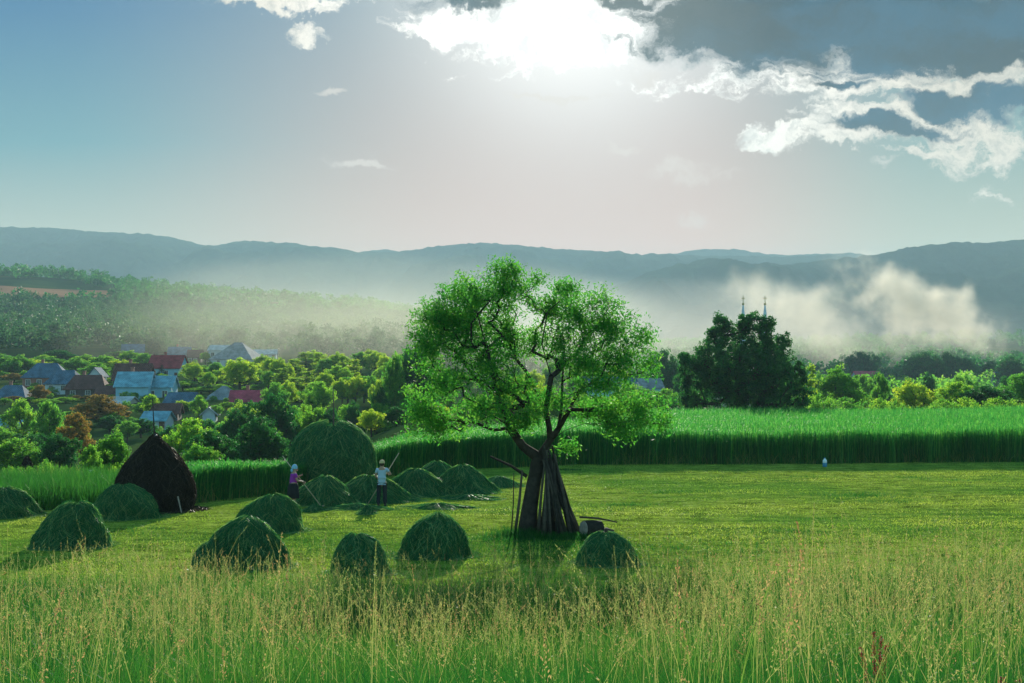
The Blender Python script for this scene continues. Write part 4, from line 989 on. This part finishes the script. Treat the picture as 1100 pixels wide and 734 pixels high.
P_(('dark', 0), 254, 440, 145, 50, 'dark round-topped tree right of the conical haystack')
P_(('dark', 0), 292, 424, 150, 60, 'large dark tree left of the domed haystack')
P_(('dark', 0), 282, 448, 112, 66, 'big dark bushy tree reaching down to the crop left of the domed haystack')
P_(('dark', 0), 228, 462, 104, 60, 'dark bushy tree just right of the conical haystack')
P_(('round', 2), 205, 449, 125, 50, 'green bushy tree behind the right flank of the conical haystack')
P_(('round', 3), 215, 476, 92, 50, 'low green tree at the right foot of the conical haystack, behind the crop')
P_(('yellow', 0), 258, 385, 300, 48, 'round yellow-green tree just above the rose-red roof')
P_(('yellow', 0), 262, 433, 210, 40, 'yellow-green bushy tree in front of the rose-red roof')
P_(('round', 1), 425, 374, 190, 34, 'tall blue-green tree partly hidden by the left edge of the willow crown')
P_(('dark', 0), 447, 370, 200, 60, 'broad dusky green tree behind the left edge of the willow crown')
P_(('dark', 0), 410, 415, 180, 22, 'narrow dark tree above the domed haystack and the man')
P_(('yellow', 0), 982, 410, 185, 52, 'yellow tree standing behind the crop at the right')
P_(('round', 3), 905, 393, 190, 56, 'dome-shaped green tree right of the dark broad tree')
P_(('poplar', 0), 870, 390, 200, 22, 'pale loose narrow tree between the dark tree and the dome-shaped tree')
P_(('round', 1), 945, 398, 200, 24, 'small feathery tree just left of the yellow tree')
P_(('round', 0), 1026, 409, 175, 46, 'green tree just right of the yellow tree')
P_(('dark', 0), 1060, 414, 170, 60, 'dark low tree between two greener ones near the right edge')
P_(('round', 2), 1094, 402, 180, 50, 'green tree cut by the right edge behind the crop')
P_(('dark', 0), 992, 378, 560, 48, 'dusky tree standing alone in the smoke above the yellow tree')
P_(('dark', 0), 1018, 379, 580, 32, 'dusky tree in the smoke, second from the right edge group')
P_(('dark', 0), 1036, 385, 570, 30, 'lower dusky tree in the smoke left of the big one at the right edge')
P_(('dark', 0), 1088, 383, 540, 42, 'big dusky tree in the smoke at the right edge')
P_(('dark', 0), 1066, 388, 600, 30, 'faint low tree in the smoke just left of the big dusky one')
P_(('dark', 0), 925, 378, 680, 40, 'faint tree nearly lost in the smoke left of the others')
P_(('dark', 0), 712, 376, 330, 40, 'grey-green dome-shaped tree between the willow and the dark broad tree')
P_(('dark', 0), 742, 385, 260, 40, 'green tree at the left foot of the dark broad tree')
for k, (px, top, w, dd, key) in enumerate(((905, 424, 60, 162, ('bush', 0)), (880, 420, 40, 160, ('bush', 0)), (945, 425, 36, 166, ('bush', 0)), (1010, 426, 40, 160, ('bush', 0)), (1038, 424, 46, 160, ('bush', 0)), (1075, 424, 50, 160, ('bush', 0)), (1120, 420, 60, 165, ('bush', 0)),
                                           (962, 428, 26, 160, ('bush', 0)), (700, 438, 40, 150, ('bush', 0)), (725, 440, 40, 152, ('bush', 0)), (680, 440, 40, 150, ('bush', 0)), (655, 444, 40, 148, ('bush', 0)))):
    P_(key, px, top, dd, w, 'low green bush in the hedge along the far edge of the crop', group='hedge bushes behind the crop')
# loose rows: trees that nothing tells apart share the label of their part of the village
rg = np.random.default_rng(400)
def row(n, px0, px1, t0, t1, d0, d1, w0, w1, keys, label, grp, slope=0.0):
    for i in range(n):
        px = px0 + (px1 - px0) * (i + rg.uniform(.15, .85)) / n; f = rg.random(); dd = d0 + (d1 - d0) * f
        top = t0 + (t1 - t0) * (1 - f) + rg.uniform(-3, 3) + slope * (px - px0)
        plant(keys[int(rg.integers(len(keys)))], px, top, dd, rg.uniform(w0, w1), label, group=grp, rz=rg.uniform(0, 6.28))
r0, r1, r2, r3 = [('round', i) for i in range(4)]; ye = ('yellow', 0); po = ('poplar', 0); da = ('dark', 0); sp = ('spruce', 0); orr = ('orange', 0)
row(22, 280, 470, 372, 388, 330, 440, 20, 34, [ye, r1, ye, r3, po, po], 'bright tree of the sunlit misty belt above the domed haystack', 'sunlit trees above the domed haystack')
row(22, 290, 470, 392, 412, 230, 320, 22, 36, [ye, r0, r2, ye, po], 'sunlit tree between the misty belt and the domed haystack', 'trees between the domed haystack and the misty belt')
row(14, 300, 480, 425, 440, 150, 210, 26, 40, [r0, ye, da, r2], 'low tree directly behind the domed haystack and the crop', 'trees directly behind the crop, left half')
row(12, 470, 720, 408, 430, 170, 240, 30, 44, [r0, ye, r3, r2], 'green tree seen through the willow between crop and houses', 'trees seen under the willow crown')
row(12, 470, 740, 385, 402, 300, 440, 26, 40, [r0, ye, r1, da], 'hazy tree behind the middle of the willow crown', 'hazy trees behind the willow')
row(16, -15, 160, 374, 388, 360, 460, 26, 42, [r0, r3, da, r2, ye], 'green tree on the slope above the blue-roofed farmhouses', 'trees above the farmhouses')
row(12, -10, 128, 396, 406, 350, 380, 18, 28, [r0, r3, orr, ye], 'small tree close behind the dark roofs at the left', 'trees close behind the dark roofs')
row(14, 200, 300, 388, 398, 310, 400, 20, 34, [r0, ye, r3, ye], 'leafy tree between the red roof and the large steep grey roof', 'trees among the upper roofs')
row(12, 190, 310, 408, 418, 290, 320, 20, 32, [r0, r2, da], 'tree between the upper roofs and the rose-red roof', 'trees above the rose-red roof')
row(10, 60, 160, 440, 455, 170, 250, 20, 32, [r0, r3, da], 'garden tree between the pale blue house and the conical haystack', 'garden trees left of the conical haystack')
row(8, -10, 90, 452, 470, 150, 200, 24, 38, [r0, da, r3], 'garden tree below the low pale blue building', 'garden trees at the left edge')
row(10, 175, 310, 446, 460, 130, 180, 26, 40, [r0, r2, da, ye], 'garden tree between the rose-red roof and the crop', 'garden trees below the rose-red roof')
row(10, -5, 128, 425, 436, 262, 285, 18, 28, [r0, r2, orr, ye], 'garden tree in front of the dark-roofed houses at the left', 'garden trees in front of the dark-roofed houses')
row(8, 150, 290, 428, 440, 225, 262, 18, 28, [r0, ye, r3, r1], 'small tree between the pale blue wing and the rose-red roof', 'small trees among the lower roofs')
row(10, 140, 300, 400, 410, 330, 380, 20, 30, [r0, r3, ye, r1], 'tree below the red-roofed house', 'trees below the red-roofed house')
row(10, 120, 300, 372, 380, 480, 530, 22, 34, [r0, r3, da, r1], 'tree around the highest roofs of the village', 'trees around the highest roofs')
row(10, 860, 1110, 398, 408, 240, 330, 24, 40, [r0, da, r3], 'tree behind the hedge in front of the smoke', 'trees in front of the smoke')
row(9, 0, 125, 490, 500, 76, 90, 14, 26, [('bush', 0)], 'low bush along the path behind the rough grass strip', 'bushes behind the rough grass')
for (hx, hd, hw_, wh, hz_) in HOUSES:
    for k in range(3):
        x = hx + hw_ * (-.55 + .55 * k) + rg.uniform(-1, 1); dd = hd - rg.uniform(6, 11); h = wh * rg.uniform(.45, .85)
        gz = g1(x, dd); root = copy_tree(protos[('bush', 0)] if k % 3 else protos[('round', 1)])
        hh = max(hz_ + h - gz, 1.2); s = hh / (2.2 if k % 3 else 8.2); sx = s if k % 3 else s * 1.5
        root.location = (x, dd, gz - .05); root.scale = (sx, sx, s); root.rotation_euler = (0, 0, rg.uniform(0, 6.28))
        tag(root, 'low garden bush growing against the front of a house' if k % 3 else 'low leafy tree growing against the corner of a house', 'bush' if k % 3 else 'tree', 'bushes in front of the houses' if k % 3 else 'small trees at the house corners')

ML_slope = leafy('slope_leaves', G_((0.0, (0.012, 0.05, 0.03)), (0.5, (0.024, 0.078, 0.036)), (1.0, (0.055, 0.11, 0.04))), (2.0, 2.0, 1.4), 0.5)
# ------------------------------------------------------------------ far woods: one mass
rg = np.random.default_rng(900)
def far_wood(name, n, d0, d1, px0, px1, hm, keep=None, dens=None, leaf=1.5, nl=60, mat_=ML_tree):
    dd = np.sqrt(rg.uniform(d0 ** 2, d1 ** 2, n)); px = rg.uniform(px0, px1, n)
    k = fbm(px / 60, dd / 90, 3)
    if dens is not None:
        u_ = (px - 550) / F; s0 = 1120 + (u_ + .39) * 500
        ok = (k > dens) & ~((u_ < -.28) & (dd > s0 - 90) & (dd < s0 + 100)); dd, px = dd[ok], px[ok]
    x = (px - 550) / F * dd; z = ground(x, dd); h = hm * rg.uniform(.6, 1.35, len(x))
    cl = np.stack([x, dd, z + h * .52, h * .46], 1)
    cl2 = np.stack([x + rg.uniform(-.3, .3, len(x)) * h, dd + rg.uniform(-.2, .2, len(x)) * h, z + h * .8, h * .26], 1)
    v1, f1, t1 = leaves(cl, nl, leaf, .6, rng=rg); v2, f2, t2 = leaves(cl2, nl // 2, leaf, .6, rng=rg)
    v, f, t = merge([(v1, f1, t1), (v2, f2, t2)]); tag(mesh_np(name, v, f, mat_, None, t), kind='stuff')
far_wood('slope_wood', 2600, 500, 1000, -80, 760, 9, dens=.26, nl=130, leaf=1.15, mat_=ML_slope)
far_wood('hilltop_wood', 2600, 1000, 1480, -80, 800, 10, dens=.40, nl=46, leaf=2.2, mat_=ML_dark)
far_wood('valley_wood', 1500, 600, 1500, 620, 1200, 9.5, dens=.38, nl=50, leaf=2.0, mat_=ML_dark)
far_wood('valley_trees', 240, 330, 560, 700, 1180, 8, dens=.40, nl=110, leaf=1.0, mat_=ML_tree)
# ------------------------------------------------------------------ people
M_skin = simple('skin', (.42, .24, .16), .6, .08, 6, 0); M_shirt = simple('blue_grey_shirt', (.36, .47, .58), .9, .1, 5, .2); M_pants = simple('dark_trousers', (.02, .022, .026), .9, .15, 5, .2)
M_cap2 = simple('tan_cap', (.55, .40, .20), .8, .1, 6, .1); M_purple = simple('purple_blouse', (.28, .03, .30), .9, .12, 5, .2); M_skirt = simple('black_skirt', (.014, .014, .016), .9, .2, 5, .2)
M_scarf = simple('blue_headscarf', (.24, .46, .62), .85, .12, 6, .2); M_shoe = simple('shoe', (.03, .025, .02), .7, .1, 5, 0); M_hair = simple('hair', (.05, .035, .025), .8, .2, 20, .3)
M_ash = simple('ash_handle', (.50, .38, .24), .7, .15, 8, .1); M_steel = simple('steel', (.25, .25, .25), .4, .1, 5, 0, metal=.8, spec=.5)
def skin_body(name, J, E, mat_, parent, sub=2, root=0):
    me = bpy.data.meshes.new(name); me.from_pydata([j[0] for j in J], E, []); o = bpy.data.objects.new(name, me); COL.objects.link(o)
    m = o.modifiers.new('skin', 'SKIN'); m.use_smooth_shade = True
    if not me.skin_vertices: me.attributes  # layer is made with the modifier
    sv = me.skin_vertices[0].data if me.skin_vertices else None
    if sv:
        for i, j in enumerate(J):
            r = j[1]; sv[i].radius = (r, r) if not isinstance(r, tuple) else r
            sv[i].use_root = (i == root)
    s = o.modifiers.new('sub', 'SUBSURF'); s.levels = sub; s.render_levels = sub
    me.materials.append(mat_)
    dg = bpy.context.evaluated_depsgraph_get(); ev = o.evaluated_get(dg); nm = bpy.data.meshes.new_from_object(ev)
    o.modifiers.clear(); o.data = nm; nm.name = name
    for p in nm.polygons: p.use_smooth = True
    if parent: o.parent = parent
    return o
def ell(mb, c, r, nu=14, nv=10, cut=None):
    base = len(mb.v)
    for i in range(nv + 1):
        th = pi * i / nv
        if cut and th > cut: th = cut
        for k in range(nu):
            a = 2 * pi * k / nu; mb.v.append((c[0] + r[0] * sin(th) * cos(a), c[1] + r[1] * sin(th) * sin(a), c[2] + r[2] * cos(th)))
    for i in range(nv):
        for k in range(nu):
            q = base + i * nu; mb.f.append((q + k, q + nu + k, q + nu + (k + 1) % nu, q + (k + 1) % nu))
def ensure_skin(me): pass
def fingers(J, E, w, dirv, side, palm_r=.022):
    """palm and five short finger chains from wrist joint index w"""
    wp = np.array(J[w][0]); d = np.array(dirv, float); d /= np.linalg.norm(d); s = np.array(side, float); s /= np.linalg.norm(s); nrm = np.cross(d, s)
    J.append((tuple(wp + d * .075), (.040, .020))); p = len(J) - 1; E.append((w, p))
    for k, (o_, L) in enumerate(((-.030, .062), (-.010, .072), (.010, .070), (.030, .055))):
        b = wp + d * .09 + s * o_; m = b + d * L * .5 + nrm * .012; e = m + nrm * L * .45 + d * L * .12
        J.append((tuple(m), .010)); E.append((p, len(J) - 1)); J.append((tuple(e), .008)); E.append((len(J) - 2, len(J) - 1))
    J.append((tuple(wp + d * .05 - s * .052 + nrm * .02), .011)); E.append((w, len(J) - 1)); J.append((tuple(wp + d * .08 - s * .05 + nrm * .05), .009)); E.append((len(J) - 2, len(J) - 1))
def head(J, E, neck, c, f):
    """skull with chin, nose; c centre, f facing direction (unit, horizontal)"""
    c = np.array(c); f = np.array(f)
    J.append((tuple(c + np.array([0, 0, -.02])), (.085, .092))); h = len(J) - 1; E.append((neck, h))
    J.append((tuple(c + np.array([0, 0, .075])), (.075, .085))); E.append((h, len(J) - 1))
    return h
def face(rt, c, f, skin):
    c = np.array(c); f = np.array(f); r = np.array([f[1], -f[0], 0])
    mb = MB(); ell(mb, c + f * .098 + np.array([0, 0, -.012]), (.015, .018, .024), 8, 6); ell(mb, c + f * .085 + np.array([0, 0, -.085]), (.035, .035, .022), 8, 6)
    for s in (-1, 1): ell(mb, c + r * s * .083 + np.array([0, 0, -.01]), (.014, .020, .030), 8, 6)
    mb.build('face_features', skin, rt, True)
    for s in (-1, 1):
        mb = MB(); ell(mb, c + r * s * .033 + f * .082 + np.array([0, 0, .012]), (.012, .012, .008), 8, 6); mb.build('eye', M_hair, rt, True)
    mb = MB(); ell(mb, c + f * .092 + np.array([0, 0, -.055]), (.022, .022, .006), 8, 6); mb.build('mouth', M_lip, rt, True)
M_lip = simple('lips', (.40, .12, .10), .6, .05, 5, 0)

# man seen from behind, fork held across the body; right elbow out
d = CZ * F / (543.5 - HZ); x0 = X(410.5, d); g0 = g1(x0, d)
man = empty('person', (x0, d, g0)); tag(man, 'person in tan cap, pale blue shirt and dark trousers, back turned, holding a long-handled fork', 'person')
J = [((0, 0, .93), (.13, .095)), ((0, 0, 1.10), (.125, .09)), ((0, .01, 1.30), (.155, .095)), ((0, .01, 1.42), (.12, .08)), ((0, .02, 1.50), (.052, .052)),
     ((.17, .01, 1.42), .058), ((-.17, .01, 1.41), .058),
     ((.34, .02, 1.22), .044), ((.25, .30, 1.22), .034),       # right arm, elbow out
     ((-.25, .04, 1.16), .044), ((-.13, .26, 1.02), .034),     # left arm forward
     ((.10, 0, .88), .10), ((.115, .03, .50), .065), ((.12, 0, .10), .042), ((.13, .10, .035), (.035, .03)),
     ((-.10, 0, .88), .10), ((-.12, .02, .50), .065), ((-.13, -.03, .10), .042), ((-.14, .07, .035), (.035, .03))]
E = [(0, 1), (1, 2), (2, 3), (3, 4), (3, 5), (3, 6), (5, 7), (7, 8), (6, 9), (9, 10), (0, 11), (11, 12), (12, 13), (13, 14), (0, 15), (15, 16), (16, 17), (17, 18)]
head(J, E, 4, (0, .03, 1.64), (0, 1, 0)); fingers(J, E, 8, (-.5, .8, .2), (.5, .2, .8)); fingers(J, E, 10, (.3, .8, -.3), (-.5, .2, -.7))
skin_body('body', J, E, M_skin, man)
face(man, (0, .03, 1.64), (0, 1, 0), M_skin)
JS = [((0, 0, .97), (.155, .115)), ((0, 0, 1.08), (.150, .108)), ((0, .01, 1.28), (.178, .115)), ((0, .01, 1.42), (.135, .092)), ((.175, .01, 1.42), .073), ((-.175, .01, 1.41), .073), ((.265, .015, 1.315), .062), ((-.222, .025, 1.27), .062), ((0, 0, .935), (.17, .13))]
skin_body('shirt', JS, [(8, 0), (0, 1), (1, 2), (2, 3), (3, 4), (3, 5), (4, 6), (5, 7)], M_shirt, man)
JP = [((0, 0, .93), (.125, .09)), ((.10, 0, .86), .115), ((.118, .03, .50), .085), ((.122, 0, .08), .072), ((-.10, 0, .86), .115), ((-.122, .02, .50), .085), ((-.132, -.03, .08), .072)]
skin_body('trousers', JP, [(0, 1), (1, 2), (2, 3), (0, 4), (4, 5), (5, 6)], M_pants, man)
for sx, yy_ in ((.125, .05), (-.135, .02)):
    mb = MB(); ell(mb, (sx, yy_, .05), (.052, .14, .055), 10, 8); mb.build('shoe', M_shoe, man, True)
mb = MB(); ell(mb, (0, .015, 1.645), (.092, .105, .115), 14, 10); mb.build('hair', M_hair, man, True)
mb = MB(); ell(mb, (0, .025, 1.675), (.108, .122, .115), 16, 12, cut=pi * .56); ell(mb, (0, .15, 1.675), (.085, .09, .014), 12, 6); mb.build('cap', M_cap2, man, True)
# fork: lower end left in the hay, upper end right above the shoulder
fk = empty('hay_fork', (x0, d + .33, g0)); tag(fk, 'long wooden fork held by the person in the tan cap, tines in the hay', 'hay fork')
a, b = np.array([-.58, .15, .06]), np.array([.62, .0, 2.02]); mb = MB(); mb.tube([a, (a + b) / 2, b], [.019, .018, .016], 7); mb.build('handle', M_ash, fk, True)
for s in (-1, 0, 1):
    mb = MB(); mb.tube([a, a + np.array([-.06 + .05 * s, .06 * s, -.02]), a + np.array([-.24 + .04 * s, .08 * s, -.03])], [.009, .007, .004], 5); mb.build('tine', M_steel, fk, True)

# woman: three-quarter back view facing right, rake in both hands
d = CZ * F / (547 - HZ); x0 = X(315.5, d); g0 = g1(x0, d); f = np.array([.86, .5, 0]); r_ = np.array([.5, -.86, 0])
wo = empty('person', (x0, d, g0)); tag(wo, 'person in pale blue headscarf, purple top and black skirt, raking hay', 'person')
def q(fwd, side, z): return tuple(f * fwd + r_ * side + np.array([0, 0, z]))
J = [(q(0, 0, .88), (.135, .12)), (q(.0, 0, 1.02), (.125, .11)), (q(.02, 0, 1.2), (.135, .115)), (q(.03, 0, 1.32), (.11, .09)), (q(.05, 0, 1.40), (.045, .045)),
     (q(.02, .15, 1.31), .052), (q(.02, -.15, 1.31), .052), (q(.08, .22, 1.07), .042), (q(.33, .12, 1.03), .032), (q(.14, -.20, 1.12), .042), (q(.26, -.02, 1.24), .032),
     (q(0, .09, .84), .10), (q(.03, .09, .46), .062), (q(-.02, .09, .10), .042), (q(.08, .09, .03), (.035, .03)), (q(0, -.09, .84), .10), (q(.0, -.09, .46), .062), (q(-.06, -.1, .10), .042), (q(.04, -.1, .03), (.035, .03))]
head(J, E := [(0, 1), (1, 2), (2, 3), (3, 4), (3, 5), (3, 6), (5, 7), (7, 8), (6, 9), (9, 10), (0, 11), (11, 12), (12, 13), (13, 14), (0, 15), (15, 16), (16, 17), (17, 18)], 4, q(.07, 0, 1.53), f)
fingers(J, E, 8, q(.7, -.3, -.3), q(.2, .6, .6)); fingers(J, E, 10, q(.5, .4, .2), q(.3, -.3, .7))
skin_body('body', J, E, M_skin, wo); face(wo, q(.07, 0, 1.53), f, M_skin)
JS = [(q(0, 0, .93), (.155, .14)), (q(.0, 0, 1.05), (.15, .13)), (q(.02, 0, 1.2), (.16, .135)), (q(.03, 0, 1.31), (.12, .10)), (q(.02, .16, 1.31), .066), (q(.02, -.16, 1.31), .066), (q(.055, .195, 1.17), .056), (q(.09, -.18, 1.19), .056)]
skin_body('blouse', JS, [(0, 1), (1, 2), (2, 3), (3, 4), (3, 5), (4, 6), (5, 7)], M_purple, wo)
mb = MB(); mb.lathe([(.150, .98), (.175, .93), (.20, .84), (.215, .65), (.235, .44), (.225, .42)], 18); o = mb.build('skirt', M_skirt, wo, True)
mb = MB(); ell(mb, q(.05, 0, 1.555), (.112, .112, .125), 16, 12, cut=pi * .62); ell(mb, q(-.06, 0, 1.45), (.05, .06, .07), 10, 8); mb.build('headscarf', M_scarf, wo, True)
for s, ff in ((.09, .04), (-.1, .0)):
    c = q(ff, s, .04); mb = MB(); ell(mb, c, (.11, .075, .045), 10, 8); mb.build('shoe', M_shoe, wo, True)
rk = empty('hay_rake', (x0, d - .0, g0)); tag(rk, 'wooden rake held by the person in the blue headscarf, its head down in the hay', 'rake')
a = np.array([-.42, .12, 1.98]); b = np.array([1.02, .16, .10]); mb = MB(); mb.tube([a, (a + b) / 2, b], [.016, .018, .018], 7); mb.build('handle', M_ash, rk, True)
mb = MB(); mb.tube([b + np.array([-.05, -.33, 0]), b, b + np.array([.05, .33, 0])], [.02, .022, .02], 6); hb = mb.build('rake_head', M_ash, rk, True)
for k in range(9):
    c = b + np.array([-.045 + .09 * k / 8, -.30 + .6 * k / 8, 0]); mb = MB(); mb.tube([c, c + np.array([-.01, 0, -.09])], [.008, .005], 5); mb.build('tooth', M_ash, hb)
# white marker post by the young trees
d = 74.; x0 = X(98, d); mb = MB(); mb.box(-.09, .09, -.07, .07, 0, .72); mb.box(-.11, .11, -.09, .09, .722, .78); o = mb.build('marker_post', MW['white']); o.location = (x0, d, g1(x0, d)); tag(o, 'short white post in the grass beside the slim young tree', 'post')
# ------------------------------------------------------------------ smoke and low mist, real volumes in the air
def plume(name, loc, size, dens, scale, stops, label=None, taper=None, color=(1.0, .92, .78), aniso=.3, seed=0.0, detail=4, rz=0.0):
    mb = MB(); mb.box(-size[0] / 2, size[0] / 2, -size[1] / 2, size[1] / 2, -size[2] / 2, size[2] / 2)
    m, n, o = mat(name); c = n.node('ShaderNodeTexCoord').outputs['Object']
    s = n.vm('DIVIDE', c, (size[0] / 2, size[1] / 2, size[2] / 2))           # -1..1
    w = n.vm('ADD', s, n.vm('SCALE', n.vm('SUBTRACT', n.noise(n.vm('ADD', c, (seed, 0, 0)), scale * .45, 2, .5, True), (.5, .5, .5)), scale=.55))
    sp = n.node('ShaderNodeSeparateXYZ'); n.put(sp.inputs[0], w)
    if taper: e = taper(n, sp.outputs)
    else: e = n.m('SUBTRACT', 1.0, n.vm('LENGTH', w))
    f = n.noise(n.vm('ADD', c, (seed * 3, 7, 0)), scale, detail, .62)
    v = n.m('ADD', e, n.m('MULTIPLY', n.m('SUBTRACT', f, .5), 2.2))
    dn = n.m('MULTIPLY', n.mapr(v, stops[0], stops[1]), dens)
    edge = n.mapr(n.vm('LENGTH', n.vm('MULTIPLY', s, (1, 1, 1))), .80, 1.0, 1, 0)
    pv = n.node('ShaderNodeVolumePrincipled'); pv.inputs['Color'].default_value = color + (1,); pv.inputs['Anisotropy'].default_value = aniso
    n.put(pv.inputs['Density'], n.m('MULTIPLY', dn, edge)); n.l.new(pv.outputs[0], o.inputs['Volume'])
    ob = mb.build(name, m); ob.location = loc; ob.rotation_euler = (0, 0, rz); tag(ob, kind='stuff'); return ob
# smoke from two fires at the right, each leaning up to the left
d = 760.
def slanted(k, th):
    def f(n, o):
        dz = n.m('DIVIDE', n.m('ABSOLUTE', n.m('ADD', o[2], n.m('MULTIPLY', o[0], k))), th)
        r = n.m('SQRT', n.m('ADD', n.m('POWER', dz, 2.0), n.m('ADD', n.m('POWER', o[0], 2.0), n.m('POWER', o[1], 2.0))))
        return n.m('SUBTRACT', .95, r)
    return f
plume('smoke', (X(985, d), d, Z(328, d)), (150, 80, 88), .060, .046, (.24, 1.0), taper=slanted(.62, .55), seed=3., aniso=.2)
plume('smoke', (X(850, d + 60), d + 60, Z(335, d + 60)), (150, 80, 88), .030, .040, (.24, 1.1), taper=slanted(.55, .6), seed=9., aniso=.2)
def low(n, o):
    r = n.m('SQRT', n.m('ADD', n.m('POWER', n.m('DIVIDE', n.m('ADD', o[2], .35), .7), 2.0), n.m('ADD', n.m('POWER', o[0], 2.0), n.m('POWER', o[1], 2.0))))
    return n.m('SUBTRACT', .9, r)
plume('smoke', (X(850, 900), 900, Z(345, 900)), (320, 140, 95), .0032, .026, (.0, .9), taper=low, seed=11., detail=3)
plume('mist', (X(412, 520), 520, Z(366, 520)), (250, 380, 64), .0027, .010, (-.1, 1.3), seed=21., detail=2, color=(.93, .92, .76), aniso=.35)
plume('mist', (X(700, 1000), 1000, Z(362, 1000)), (620, 420, 90), .0010, .009, (-.1, 1.1), seed=31., detail=2, color=(.93, .90, .82), aniso=.4)
